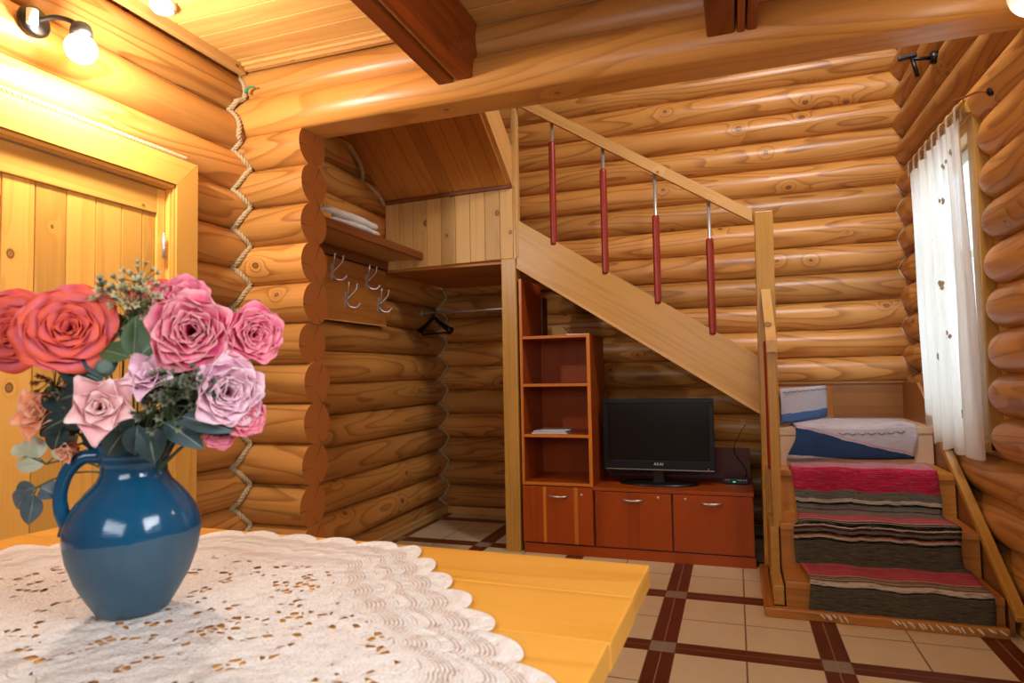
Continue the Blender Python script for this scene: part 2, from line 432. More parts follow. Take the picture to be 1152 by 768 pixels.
# ---- wall_left: logs along Y
mb = MB()
for k in range(-1, 21):
    zc = 0.01 + H * k + 0.0
    zc = 0.01 + H * k
    mb.log((XL, YF, zc + 0.0), (XL, 2.45, zc + 0.0), R_LOG, caps=False) if not (-0.05 < zc < 2.02) else None
    if -0.05 < zc < 2.02:      # door opening between y=-1.62 and y=-0.60
        mb.log((XL, YF, zc), (XL, -1.60, zc), R_LOG, caps=False); mb.log((XL, -0.60, zc), (XL, 2.45, zc), R_LOG, caps=False)
mb.bx((-2.30, YF, -0.02), (-2.13, -1.6, 4.2), bevel=0); mb.bx((-2.30, -0.60, -0.02), (-2.13, 2.45, 4.2), bevel=0); mb.bx((-2.30, -1.6, 2.0), (-2.13, -0.6, 4.2), bevel=0)
struct(mb.build('wall_left', M_LOG))
# ---- wall_back: logs along X
mb = MB()
for k in range(0, 21):
    zc = 0.12 + H * k; mb.log((-2.25, YB, zc), (1.65, YB, zc), R_LOG, caps=False)
mb.bx((-2.25, 2.33, -0.02), (1.7, 2.48, 4.3), bevel=0)
struct(mb.build('wall_back', M_LOG))
# ---- wall_right: logs along Y, cut round the window
WY0, WY1, WZ0, WZ1 = 0.86, 1.80, 0.80, 2.32
mb = MB()
for k in range(-1, 21):
    zc = 0.01 + H * k
    if 0.70 < zc < 2.35:
        mb.log((XR, YF, zc), (XR, 0.85, zc), R_LOG, taper1=0.20, caps=False); mb.log((XR, 1.93, zc), (XR, 2.4, zc), R_LOG, taper0=0.10, caps=False)
    else: mb.log((XR, YF, zc), (XR, 2.4, zc), R_LOG, caps=False)
mb.bx((1.50, YF, -0.02), (1.66, WY0, 4.2), grain=1, bevel=0); mb.bx((1.50, WY1, -0.02), (1.66, 2.4, 4.2), grain=1, bevel=0)
mb.bx((1.50, WY0, -0.02), (1.66, WY1, WZ0), grain=1, bevel=0); mb.bx((1.50, WY0, WZ1), (1.66, WY1, 4.2), grain=1, bevel=0)
struct(mb.build('wall_right', M_LOG))
# ---- stub partition of logs (front of the niche)
mb = MB()
for k in range(0, 12):
    zc = 0.12 + H * k
    if zc > 2.4: break
    mb.log((-2.2, YP, zc), (-1.650 + random.uniform(-0.014, 0.012), YP + random.uniform(-0.006, 0.006), zc), R_LOG, seg=40, step=0.06, endmat=1)
struct(mb.build('wall_middle', [M_LOG, M_END]))
# ---- wall_front behind the camera
mb = MB()
for k in range(0, 14):
    zc = 0.12 + H * k; mb.log((-2.2, YF, zc), (1.6, YF, zc), R_LOG, caps=False, seg=16, step=0.4)
mb.bx((-2.2, YF - 0.2, 0), (1.6, YF - 0.02, 2.8), bevel=0)
struct(mb.build('wall_front', M_LOG))
# ---- ceiling of lining boards running along X
mb = MB(); y = YF
while y < 0.02:
    b = min(y + 0.118, 0.03); mb.bx((-2.1, y, 2.735), (1.5, b - 0.004, 2.76), grain=0, bevel=0.004); y += 0.12
mb.bx((-2.25, YF - 0.1, 2.76), (1.65, 0.03, 2.86), bevel=0)
struct(mb.build('ceiling', M_PLANK))
mb = MB(); mb.bx((-2.3, YF - 0.2, 4.15), (1.7, 2.5, 4.25), bevel=0)
struct(mb.build('ceiling_attic', M_PLANK))
mb = MB(); mb.bx((-2.3, YF - 0.2, 2.86), (1.7, YF, 4.2), bevel=0); struct(mb.build('wall_attic', M_PLANK))
# ceiling strips
mb = MB(); mb.bar((-1.995, -3.9, 2.715), (-1.995, -0.19, 2.715), 0.035, 0.045); struct(mb.build('trim_1', M_PANEL))
mb = MB(); mb.bx((-1.97, -0.215, 2.705), (-0.9, -0.185, 2.735)); mb.bx((-1.97, -0.235, 2.72), (-0.9, -0.215, 2.735)); struct(mb.build('trim_2', M_PANEL))
# baseboards in the niche
mb = MB(); mb.bx((-2.0, 0.05, 0), (-1.975, 2.2, 0.055)); mb.bx((-1.985, 0.05, 0.045), (-1.965, 2.2, 0.06)); struct(mb.build('baseboard_left', M_PANEL))
mb = MB(); mb.bx((-1.975, 2.175, 0), (0.4, 2.2, 0.055)); struct(mb.build('baseboard_back', M_PANEL))

# ------------------------------------------------------------------ main log beam and the log above it
mb = MB()
mb.log((-2.05, -0.085, 2.478), (1.45, -0.085, 2.472), 0.128, seg=56, step=0.08, wob=0.006, flat=-0.094, caps=False)
bb = mb.build('ceiling_beam', M_BEAM)
tag(bb, 'long round log beam spanning the room over the niche and stairs', 'beam')
mb = MB(); mb.log((-2.05, -0.075, 2.655), (1.45, -0.075, 2.655), 0.105, seg=32, step=0.1, caps=False)
tag(mb.build('ceiling_beam', M_BEAM), 'upper log lying on top of the long log beam just under the ceiling boards', 'beam')
t = thing('ceiling_joist', 'dark squared joist crossing the ceiling towards the log beam, left of the two', 'beam', (-0.8, -2, 2.45), 'squared ceiling joists')
mb = MB(); mb.bx((-0.80, YF, 2.455), (-0.725, -0.15, 2.735), grain=1, bevel=0.012); mb.build('joist_body', M_DARKBEAM, t)
mb = MB(); mb.bx((-0.895, YF, 2.450), (-0.818, -0.17, 2.735), grain=1, bevel=0.008); mb.build('joist_cladding', M_DARKBEAM, t)
mb = MB(); mb.bx((-0.819, YF, 2.468), (-0.799, -0.165, 2.735), grain=1, bevel=0.001); mb.build('joist_seam', M_PANEL, t)
t = thing('ceiling_joist', 'short squared joist end with a deep split, right of the two', 'beam', (0.37, -2, 2.45), 'squared ceiling joists')
mb = MB(); mb.bx((0.262, YF, 2.452), (0.368, -0.16, 2.735), grain=1, bevel=0.012); mb.bx((0.376, YF, 2.450), (0.405, -0.16, 2.735), grain=1, bevel=0.01)
mb.bx((0.410, YF, 2.452), (0.450, -0.16, 2.735), grain=1, bevel=0.012); mb.build('joist_body', M_DARKBEAM, t)

# ------------------------------------------------------------------ ropes
def xl(z): dz = ((z - 0.01 + H / 2) % H) - H / 2; return XL + math.sqrt(max(0, R_LOG ** 2 - dz * dz))
def yb(z): dz = ((z - 0.12 + H / 2) % H) - H / 2; return YB - math.sqrt(max(0, R_LOG ** 2 - dz * dz))
def ypf(z): dz = ((z - 0.12 + H / 2) % H) - H / 2; return YP - math.sqrt(max(0, R_LOG ** 2 - dz * dz))
def xr(z): dz = ((z - 0.01 + H / 2) % H) - H / 2; return XR - math.sqrt(max(0, R_LOG ** 2 - dz * dz))
zs = [0.05 + i * 0.02 for i in range(133)]
mb = MB(); mb.rope([(xl(z) + 0.010, (ypf(z) if z < 2.36 else (-0.21 if z < 2.56 else -0.17)) - 0.012, z) for z in zs], 0.0145, pitch=0.055)
r1 = mb.build('decorative_rope', M_ROPE); tag(r1, 'thick twisted rope zigzagging down the log corner beside the door', 'rope', 'twisted ropes covering the log joints')
mb = MB(); mb.tube(bez((-1.955, -0.215, 2.585), (-1.94, -0.235, 2.61), (-1.895, -0.225, 2.60), 8), lambda i, t: 0.009 * (1 - 0.6 * t)); g = mb.build('ribbon_end', M_GREEN, r1); g['label'] = 'bright green ribbon end'
mb = MB(); mb.rope([(xl(z) + 0.008, yb(z) - 0.010, z) for z in [0.05 + i * 0.02 for i in range(93)]], 0.010, pitch=0.04)
tag(mb.build('decorative_rope', M_ROPE), 'thin twisted rope zigzagging down the dark back corner of the niche', 'rope', 'twisted ropes covering the log joints')
pts = []
for i in range(60):
    y = 1.20 - i * 0.017; z = 2.40 + (1.22 - y) * 0.64 - 0.028; pts.append((xl(z) + 0.014, y, z - 0.03))
mb = MB(); mb.rope(pts, 0.015, pitch=0.055); tag(mb.build('decorative_rope', M_ROPE), 'twisted rope running along the sloped board ceiling above the towel shelf', 'rope', 'twisted ropes covering the log joints')
mb = MB(); mb.rope([(-1.985, -3.0, 2.135), (-1.985, -2.2, 2.139), (-1.985, -0.56, 2.142)], 0.0125, pitch=0.05)
tag(mb.build('decorative_rope', M_ROPE), 'twisted rope lying along the top of the door casing', 'rope', 'twisted ropes covering the log joints')
mb = MB(); mb.rope([(xl(z) + 0.016, -0.515, z) for z in [0.02 + i * 0.02 for i in range(105)]], 0.0115, pitch=0.05)
tag(mb.build('decorative_rope', M_ROPE), 'twisted rope hanging down the right side of the door casing', 'rope', 'twisted ropes covering the log joints')
mb = MB(); pts = [(xr(z) - 0.004, yb(z) - 0.004, z) for z in [1.06 + i * 0.01 for i in range(135)]]; mb.tube(pts, 0.0035, 5)
for k in range(5, 12):
    z = 0.02 + H * k; L = random.uniform(0.12, 0.35)
    if 1.0 < z < 2.0: mb.tube([(1.43, yb(z) - 0.004, z), (1.43 - L, yb(z) - 0.004, z + 0.003)], 0.003, 5)
tag(mb.build('corner_cord', M_CORD), 'thin pale cord outlining the log corner left of the curtain', 'cord')

# ------------------------------------------------------------------ door
t = bpy.data.objects.new('door_1', None); COL.objects.link(t); t.location = (-2.0, -1.1, 0); struct(t)
mb = MB()
X1 = -1.948
mb.prism([(-0.645, 0), (-0.53, 0), (-0.53, 2.118), (-0.645, 2.002)], -2.0, X1, 0); mb.prism([(-1.67, 2.118), (-1.55, 2.0), (-0.6475, 2.0), (-0.5325, 2.118)], -2.0, X1, 0)
mb.bx((-2.0, -1.67, 0), (X1, -1.56, 1.998), grain=2, bevel=0.006); mb.bx((-2.1, -0.665, 0), (-1.97, -0.64, 2.0), grain=2); mb.bx((-2.1, -1.56, 1.975), (-1.97, -0.665, 2.0), grain=1)
mb.bx((-1.985, -0.655, 0), (-1.958, -0.640, 2.0), grain=2, bevel=0.004); mb.bx((-1.985, -1.56, 1.983), (-1.958, -0.64, 1.998), grain=1, bevel=0.004)
mb.build('door_casing', M_DOOR, t)
mb = MB(); mb.bx((-2.03, -0.71, 0.01), (-1.99, -0.668, 1.972), grain=2, bevel=0.004); mb.bx((-2.03, -1.555, 1.862), (-1.99, -0.71, 1.972), grain=1, bevel=0.004)
mb.bx((-2.03, -1.555, 0.01), (-1.99, -1.45, 1.862), grain=2); mb.bx((-2.03, -1.45, 0.01), (-1.99, -0.71, 0.15), grain=1)
ys = [-1.45, -1.325, -1.213, -1.099, -0.982, -0.870, -0.774, -0.711]
leaf = mb.build('door_leaf', M_DOOR, t)
mb = MB()
for a, b in zip(ys, ys[1:]): mb.bx((-2.03, a + 0.0015, 0.15), (-1.999, b - 0.0015, 1.862), grain=2, bevel=0.004)
mb.build('door_boards', M_DOOR, leaf)
for z in (1.72, 0.35):
    mb = MB(); mb.tube([(-1.972, -0.690, z - 0.05), (-1.972, -0.690, z + 0.05)], 0.008, 10); mb.tube([(-1.972, -0.690, z + 0.05), (-1.972, -0.690, z + 0.06)], 0.005, 8); mb.build('hinge', M_STEEL, leaf)

# ------------------------------------------------------------------ window
t = bpy.data.objects.new('window_1', None); COL.objects.link(t); t.location = (1.5, 1.33, 0.8); struct(t)
mb = MB()
for a, b in (((1.44, 0.79, 0.74), (1.50, 0.88, 2.38)), ((1.44, 1.78, 0.74), (1.50, 1.87, 2.38))): mb.bx(a, b, grain=2, bevel=0.006)
mb.bx((1.44, 0.88, 2.29), (1.50, 1.78, 2.38), grain=1); mb.bx((1.42, 0.79, 0.74), (1.50, 1.87, 0.79), grain=1, bevel=0.008)
mb.build('window_casing', M_STAIR, t)
mb = MB()
for a, b in (((1.53, 0.88, 0.80), (1.60, 0.95, 2.30)), ((1.53, 1.71, 0.80), (1.60, 1.78, 2.30)), ((1.53, 0.95, 0.80), (1.60, 1.71, 0.87)), ((1.53, 0.95, 2.23), (1.60, 1.71, 2.30)), ((1.535, 1.30, 0.87), (1.595, 1.36, 2.23)), ((1.54, 0.95, 1.72), (1.59, 1.71, 1.76))): mb.bx(a, b, bevel=0.005)
mb.build('window_frame', M_WHITEP, t)
N = NT('window_glass'); N.b.inputs['Transmission Weight'].default_value = 1; N.b.inputs['Roughness'].default_value = 0.0; N.b.inputs['IOR'].default_value = 1.05; N.b.inputs['Base Color'].default_value = (0.95, 0.98, 1, 1); M_GLASS = N.m
mb = MB(); mb.bx((1.562, 0.94, 0.86), (1.566, 1.72, 2.24), bevel=0); mb.build('window_pane', M_GLASS, t)

# added unseen windows behind and beside the camera, framing the two fill lights
def added_window(name, c, w_, h_, axis):
    t = bpy.data.objects.new(name, None); COL.objects.link(t); t.location = c; struct(t); c = Vector(c)
    sx = Vector((1, 0, 0)) if axis == 1 else Vector((0, 1, 0)); n_ = Vector((0, 1, 0)) if axis == 1 else Vector((1, 0, 0)); mb = MB()
    for s_ in (-1, 0, 1): mb.bar(c + sx * (s_ * w_ / 2) - Vector((0, 0, h_ / 2 + 0.04)), c + sx * (s_ * w_ / 2) + Vector((0, 0, h_ / 2 + 0.04)), 0.07, 0.07, up=n_)
    for s_ in (-1, 1): mb.bar(c + Vector((0, 0, s_ * h_ / 2)) - sx * w_ / 2, c + Vector((0, 0, s_ * h_ / 2)) + sx * w_ / 2, 0.07, 0.07)
    mb.build('window_frame', M_STAIR, t)
    mb = MB(); a = c - sx * w_ / 2 - Vector((0, 0, h_ / 2)) - n_ * 0.004; b = c + sx * w_ / 2 + Vector((0, 0, h_ / 2)) + n_ * 0.004; mb.bx(a, b, bevel=0); mb.build('window_pane', emit('fill_glow_pane', '#D8E8FF', 1.2), t)  # pane glows by itself, added to go with the fill light
added_window('added_window_2', (-0.1, -3.96, 1.65), 1.3, 1.0, 1)  # added out of view around the rear fill light
added_window('added_window_3', (1.41, -2.3, 1.7), 1.0, 1.1, 0)  # added out of view around the side fill light

# curtain
N = NT('sheer_linen'); tc = N.n('ShaderNodeUVMap').outputs[0]
wv = N.noise(N.mapping(tc, (400, 12, 1)), 1, 2); wh = N.noise(N.mapping(tc, (12, 700, 1)), 1, 2)
thr = N.math('MULTIPLY', wv, wh); colr = N.mix(wv, srgb('#F0E8DA'), srgb('#DCCFBA'))
tr = N.n('ShaderNodeBsdfTranslucent'); N.l(colr, tr.inputs[0]); df = N.n('ShaderNodeBsdfDiffuse'); N.l(colr, df.inputs[0]); tp = N.n('ShaderNodeBsdfTransparent')
m1 = N.n('ShaderNodeMixShader'); m1.inputs[0].default_value = 0.42; N.l(df.outputs[0], m1.inputs[1]); N.l(tr.outputs[0], m1.inputs[2])
m2 = N.n('ShaderNodeMixShader'); N.l(N.math('MULTIPLY_ADD', thr, 0.25, 0.02), m2.inputs[0]); N.l(m1.outputs[0], m2.inputs[1]); N.l(tp.outputs[0], m2.inputs[2])
N.l(m2.outputs[0], N.out.inputs[0]); M_SHEER = N.m
M_MOTIF = plain('beige_embroidery', '#A08A6A', 0.9, nscale=200)
t = thing('curtain', 'sheer pale linen tab top curtain over the window in the right wall', 'curtain', (1.40, 1.33, 2.4))
def cy_(u, v): return (0.815 - 0.085 * v) + (0.92 - 0.02 * v) * u + 0.008 * math.sin(9 * v + u * 3)
def cur(u, v):
    z = 2.325 + 0.02 * (1 - u) - v * (1.61 + 0.015 * math.sin(u * 26) + 0.02 * (1 - u))
    amp = 0.010 + 0.016 * v
    x = 1.385 + amp * math.sin(u * 34 + math.sin(v * 2 + u * 5) * 0.8) + 0.006 * math.sin(u * 71 + v * 3)
    return Vector((x, cy_(u, v), z))
mb = MB(); mb.grid(cur, 150, 40, uvf=lambda u, v: (u, v)); cf = mb.build('curtain_fabric', M_SHEER, t)
for i in range(8):
    u = 0.02 + i * 0.137; p = cur(min(u, 1), 0); mb = MB()
    def tab(a, b, p=p):
        k = 2 * abs(a - 0.5)                                   # over the rail and back down
        return Vector((1.392 + (0.013 if a > 0.5 else -0.013) * min(1, (1 - k) * 0 + 1) * (1 if k > 0.15 else k / 0.15), p.y + (b - 0.5) * 0.036, 2.412 - (2.412 - p.z + 0.012) * max(0, k - 0.1) / 0.9))
    mb.grid(tab, 20, 2); mb.build('curtain_tab', M_SHEER, t)
mb = MB(); mb.tube([(1.392, 0.74, 2.400), (1.392, 1.86, 2.400)], 0.010, 10)
mb.bx((1.408, 0.78, 2.355), (1.44, 1.88, 2.430), grain=1); mb.build('curtain_rail', M_STAIR, t)
random.seed(3)
for (u, v) in ((0.30, 0.20), (0.55, 0.30), (0.45, 0.47), (0.35, 0.52), (0.30, 0.63), (0.55, 0.70), (0.12, 0.88), (0.2, 0.93), (0.25, 0.10), (0.12, 0.085)):
    mb = MB()
    for j in range(5):
        du, dv = random.uniform(-0.025, 0.025), random.uniform(-0.012, 0.012)
        def pet(a, b, u=u, v=v, du=du, dv=dv):
            q = cur(u + du + (b - 0.5) * 0.018 * math.sin(PI * a), v + dv + (a - 0.5) * 0.016); q.x -= 0.004; return q
        mb.grid(pet, 5, 3)
    mb.build('embroidered_motif', M_MOTIF, t)
for (v) in (0.38, 0.545, 0.72):
    mb = MB()
    for j in range(7):
        p = cur(0.995, v) + Vector((-0.006, random.uniform(0, 0.02), random.uniform(-0.03, 0.03))); mb.tube([p, p + Vector((-0.004, 0.012, -0.028))], 0.0025, 4)
    mb.build('edge_tassel', M_MOTIF, t)
# curved wire bracket above the window
t = thing('curtain_bracket', 'thin dark wire bracket on the log above the curtain corner', 'bracket', (1.42, 0.7, 2.36))
mb = MB(); mb.tube(smooth_path([(1.40, 0.90, 2.46), (1.385, 0.80, 2.43), (1.395, 0.68, 2.40), (1.41, 0.60, 2.385), (1.43, 0.55, 2.36)]), 0.005, 6); mb.build('wire', M_BROWN, t)
mb = MB(); mb.lathe([(0.0, 0), (0.022, 0), (0.022, 0.012), (0.008, 0.022), (0, 0.022)], (1.445, 0.545, 2.36), 16, axis=(-1, 0, 0)); mb.build('mounting_disc', M_BLACKM, t)

# ------------------------------------------------------------------ staircase
st = thing('staircase', 'lacquered wooden staircase turning left above the television with thin railing rods', 'staircase', (0.9, 0.5, 0))
Y1 = 1.22
mb = MB(); mb.bx((-1.120, 1.205, 0), (-1.018, 1.30, 1.91), grain=2, bevel=0.006); mb.build('post', M_STAIR, st)
mb = MB(); mb.bx((-1.045, 1.22, 1.91), (-0.998, 1.27, 2.95), grain=2, bevel=0.012); mb.build('post', M_PANEL, st)
# newel
mb = MB(); mb.bar((0.498, 1.225, 0), (0.512, 1.225, 2.062), 0.10, 0.10, up=(0, 1, 0), bevel=0.005); mb.build('newel_post', M_STAIR, st)
# main stringer (faces the camera): polygon in x,z
def ln(xa, za, xb, zb, x): return za + (zb - za) * (x - xa) / (xb - xa)
T = lambda x: ln(-1.0, 2.160, 0.442, 1.236, x); B = lambda x: ln(-1.0, 1.840, 0.444, 0.901, x)
mb = MB(); mb.prism([(-1.017, T(-1.017)), (0.455, T(0.455)), (0.455, B(0.455)), (-1.017, B(-1.017))], 1.225, 1.265, 1); mb.build('stringer', M_STAIR, st)
mb = MB(); mb.prism([(-1.017, B(-1.017) + 0.012), (0.455, B(0.455) + 0.012), (0.455, B(0.455) - 0.008), (-1.017, B(-1.017) - 0.008)], 1.215, 1.275, 1); mb.build('stringer_edge_strip', M_PANEL, st)
mb = MB(); mb.prism([(-1.0, 1.84), (0.444, 0.90), (0.444, 1.236), (-1.0, 2.16)], 2.17, 2.195, 1); mb.build('wall_stringer', M_TREAD, st)
# upper handrail
hr = lambda x: ln(0.455, 2.044, -0.921, 2.925, x)
mb = MB(); mb.prism([(-1.0, hr(-1.0) - 0.036), (0.450, hr(0.45) - 0.036), (0.450, hr(0.45) + 0.036), (-1.0, hr(-1.0) + 0.036)], 1.205, 1.250, 1); mb.build('handrail', M_PANEL, st)
for x, zs_ in ((-0.761, 2.66), (-0.428, 2.44), (-0.108, 2.11), (0.207, 1.94)):
    z0 = T(x) - 0.01; z1 = hr(x) - 0.03
    mb = MB(); mb.tube([(x, 1.240, z0 - 0.01), (x, 1.240, z1)], 0.0105, 12); bl = mb.build('baluster', M_STEEL, st)
    mb = MB(); n = 60; mb.tube([(x, 1.235, z0 - 0.02 + (zs_ - z0 + 0.02) * i / n) for i in range(n + 1)], lambda i, t: 0.0215 + (0.0015 if i % 2 else 0) - (0.006 if i in (0, n) else 0), 16)
    sl = mb.build('baluster_sleeve', M_RED, bl); sl['label'] = 'dark red leather sleeve'
# treads of the upper run (behind the stringer)
for k in range(4):
    xa = 0.42 - 0.32 * k; z = 1.225 + 0.205 * k
    mb = MB(); mb.bx((xa - 0.34, 1.265, z - 0.035), (xa, 2.17, z), grain=1); mb.bx((xa - 0.025, 1.265, z - 0.2), (xa - 0.005, 2.17, z - 0.035), grain=1); mb.build('tread', M_TREAD, st)
mb = MB(); mb.bx((-1.02, 1.265, 2.02), (-0.86, 2.17, 2.055), grain=1); mb.build('tread', M_TREAD, st)
# landing box over the niche: vertical boards, top strip, soffit
mb = MB(); x = -1.99; wds = [0.108] * 9
i = 0
while x < -1.035:
    b = min(x + 0.108, -1.033); mb.bx((x + 0.001, 1.215, 1.893 + 0.02 * (x + 2)), (b - 0.001, 1.235, 2.37 + 0.01 * (x + 2)), grain=2, bevel=0.004); x += 0.108
mb.build('board_panel', M_PANEL, st)
mb = MB(); mb.bar((-1.995, 1.205, 2.372), (-1.04, 1.205, 2.392), 0.03, 0.03, bevel=0.012); mb.build('corner_bead', M_BROWN, st)
mb = MB(); mb.bx((-1.015, 1.215, 1.905), (-1.033, 1.24, 2.395), grain=2, bevel=0.002); mb.build('panel_edge_strip', M_STAIR, st)
mb = MB(); y = 1.235
while y < 2.19: mb.bx((-1.99, y, 1.88), (-1.02, min(y + 0.108, 2.2), 1.898), grain=0, bevel=0.003); y += 0.11
mb.build('soffit', M_TREAD, st)
# sloped underside of the top flight, boards running down the slope
sl = 0.64; x = -1.99
mb = MB()
while x < -1.07:
    b = min(x + 0.108, -1.062)
    mb.bar(((x + b) / 2, 1.215, 2.395), ((x + b) / 2, 0.03, 2.395 + 1.185 * sl), b - x - 0.002, 0.018, bevel=0.003); x += 0.108
mb.build('sloped_boards', M_TREAD, st)
mb = MB(); mb.prism([(1.25, 2.385), (0.03, 2.385 + 1.22 * sl), (0.03, 2.385 + 1.22 * sl + 0.26), (1.25, 2.645)], -1.062, -1.036, 0); mb.build('stringer', M_PANEL, st)
# lower flight
def stepbox(name, y0, y1, z, x0=0.515, x1=1.375, zb=0.0, mat=M_TREAD):
    mb = MB(); mb.bx((x0, y0, z - 0.035), (x1, y1, z), grain=0, bevel=0.006); mb.bx((x0, y0 + 0.012, zb), (x1, y0 + 0.034, z - 0.033), grain=0, bevel=0.002)
    return mb.build(name, mat, st)
stepbox('tread', 0.500, 0.80, 0.160, zb=0.0); stepbox('tread', 0.765, 1.12, 0.368, zb=0.15); stepbox('tread', 1.085, 1.60, 0.590, zb=0.35)
# winder: diagonal riser and triangular landing
def diag(a, b, z0, z1, th, name, mat, parent=st):
    a = Vector((a[0], a[1], 0)); b = Vector((b[0], b[1], 0)); mb = MB(); mb.bar(a + Vector((0, 0, (z0 + z1) / 2)), b + Vector((0, 0, (z0 + z1) / 2)), th, z1 - z0); return mb.build(name, mat, parent)
diag((0.555, 1.262), (1.375, 1.475), 0.59, 0.765, 0.02, 'riser', M_CREAMSTEP)
mb = MB(); mb.prism([(0.545, 1.245), (1.385, 1.46), (1.385, 2.17), (0.60, 2.17)], 0.765, 0.80, 2); mb.build('tread', M_CREAMSTEP, st)
diag((0.555, 1.32), (0.95, 2.165), 0.80, 1.0, 0.02, 'riser', M_TREAD)
mb = MB(); mb.prism([(0.42, 1.27), (0.565, 1.30), (0.965, 2.17), (0.42, 2.17)], 0.985, 1.02, 2); mb.build('tread', M_TREAD, st)
# plywood skirtings round the landing
mb = MB(); mb.bx((0.60, 2.165, 0.78), (1.40, 2.185, 1.045), grain=0); mb.bx((0.60, 2.155, 1.035), (1.40, 2.185, 1.05), grain=0)
mb.build('back_skirting', M_PLY, st)
mb = MB(); mb.prism([(0.50, 0.0), (2.165, 0.0), (2.165, 1.045), (1.80, 1.045), (1.42, 0.82), (1.25, 0.70), (0.50, 0.16)], 1.385, 1.405, 0); mb.build('side_skirting', M_PLY, st)
mb = MB(); mb.bar((1.385, 1.27, 0.71), (1.385, 0.36, 0.12), 0.042, 0.032); mb.bx((1.364, 1.22, 0.69), (1.405, 1.31, 0.73), bevel=0.01); mb.build('cap_strip', M_STAIR, st)
# left side of lower flight: side boards, low rail and near post
mb = MB(); mb.bx((0.462, 0.505, 0.045), (0.508, 0.80, 0.135), grain=1, bevel=0.004); mb.bx((0.466, 0.765, 0.045), (0.508, 1.18, 0.345), grain=1, bevel=0.004); mb.bx((0.468, 1.085, 0.345), (0.508, 1.18, 0.60), grain=2, bevel=0.004); mb.build('side_board', M_STAIR, st)
mb = MB(); mb.bx((0.484, 0.80, 0.34), (0.528, 0.86, 1.30), grain=2, bevel=0.004); mb.build('newel_post', M_STAIR, st)
mb = MB(); mb.prism([(0.775, 1.235), (1.185, 1.555), (1.185, 1.615), (0.775, 1.295)], 0.482, 0.532, 0); mb.build('handrail', M_PANEL, st)
mb = MB(); mb.tube([(0.500, 1.03, 0.35), (0.500, 1.03, 1.44)], 0.0105, 12); bl = mb.build('baluster', M_STEEL, st)
mb = MB(); mb.tube([(0.500, 1.03, 0.60 + 0.7 * i / 40) for i in range(41)], lambda i, t: 0.0215 + (0.0015 if i % 2 else 0), 16); s_ = mb.build('baluster_sleeve', M_RED, bl); s_['label'] = 'dark red leather sleeve'
mb = MB(); mb.bx((0.418, 0.470, 0.0), (0.462, 1.18, 0.045), grain=1, bevel=0.008); mb.bx((0.418, 0.460, 0.0), (1.375, 0.500, 0.045), grain=0, bevel=0.008); mb.build('base_strip', M_TREAD, st)

# ------------------------------------------------------------------ stair runners
def stripe_mat(name, stops, total):
    N = NT(name); uv = N.n('ShaderNodeUVMap').outputs[0]; sp = N.n('ShaderNodeSeparateXYZ'); 
    nz = N.noise(N.mapping(uv, (9, 3, 1)), 1, 3); N.l(uv, sp.inputs[0])
    v = N.math('ADD', sp.outputs[1], N.math('MULTIPLY', N.math('SUBTRACT', nz, 0.5), 0.026))
    c = N.ramp(N.math('DIVIDE', v, total), [(a / total, srgb(h)) for a, h in stops], 'CONSTANT')
    dash = N.noise(N.mapping(uv, (16, 160, 1)), 1, 3, 0.7); weave = N.noise(N.mapping(uv, (260, 420, 1)), 1, 2)
    c = N.mix(N.math('MULTIPLY', N.math('GREATER_THAN', dash, 0.56), 0.35), c, srgb('#8E8674'))
    d2 = N.noise(N.mapping(uv, (11, 130, 3), (3, 7, 0)), 1, 3, 0.7); c = N.mix(N.math('MULTIPLY', N.math('GREATER_THAN', d2, 0.57), 0.5), c, srgb('#2A221C'))
    mot = N.noise(N.mapping(uv, (5, 12, 1)), 1, 4, 0.65); c = N.mix(N.math('MULTIPLY', mot, 0.5), c, N.mix(1.0, c, (0.45, 0.42, 0.38, 1), 'MULTIPLY'))
    c = N.mix(N.math('MULTIPLY', weave, 0.45), c, N.mix(1.0, c, (0.35, 0.33, 0.32, 1), 'MULTIPLY'))
    N.l(c, N.b.inputs['Base Color']); N.b.inputs['Roughness'].default_value = 0.95; N.b.inputs['Specular IOR Level'].default_value = 0.1
    rib = N.n('ShaderNodeTexWave', wave_type='BANDS', bands_direction='Y'); rib.inputs['Scale'].default_value = 38; rib.inputs['Distortion'].default_value = 2.5; N.l(uv, rib.inputs['Vector'])
    N.bump(N.math('ADD', rib.outputs['Fac'], weave), 0.6, 0.004); return N.m
OL, BK, CR, PK, MV, GR, OR, HP = '#625A48', '#241E1A', '#D8C8AE', '#DC5F6E', '#9A7878', '#7E7668', '#B4552A', '#D82C54'
stops = [(0, OL), (.122, BK), (.130, CR), (.145, '#8A6A58'), (.168, CR), (.178, '#5A3A34'), (.192, CR), (.200, '#8A5A50'), (.218, CR), (.228, PK), (.405, OL), (.525, BK), (.535, CR), (.544, OR), (.553, BK), (.566, GR), (.576, '#4A2A20'), (.590, CR), (.600, BK), (.614, CR), (.624, BK), (.636, GR), (.652, CR), (.664, '#DC6472'), (.77, '#8E7A6C'), (.905, BK), (.918, GR), (.945, BK), (.957, CR), (.98, GR), (1.02, HP), (1.150, '#D8909A')]
M_RUN = stripe_mat('rag_rug_stripes', stops, 1.6)
prof = [(0.494, 0.022), (0.492, 0.10), (0.490, 0.158), (0.497, 0.168), (0.515, 0.169), (0.64, 0.170), (0.745, 0.171), (0.758, 0.178), (0.760, 0.27), (0.756, 0.366), (0.763, 0.377), (0.78, 0.378), (0.93, 0.378), (1.06, 0.379), (1.076, 0.388), (1.079, 0.48), (1.075, 0.588), (1.082, 0.600), (1.10, 0.601), (1.20, 0.602), (1.245, 0.604)]
arc = [0]
for a, b in zip(prof, prof[1:]): arc.append(arc[-1] + math.hypot(b[0] - a[0], b[1] - a[1]))
fine = []
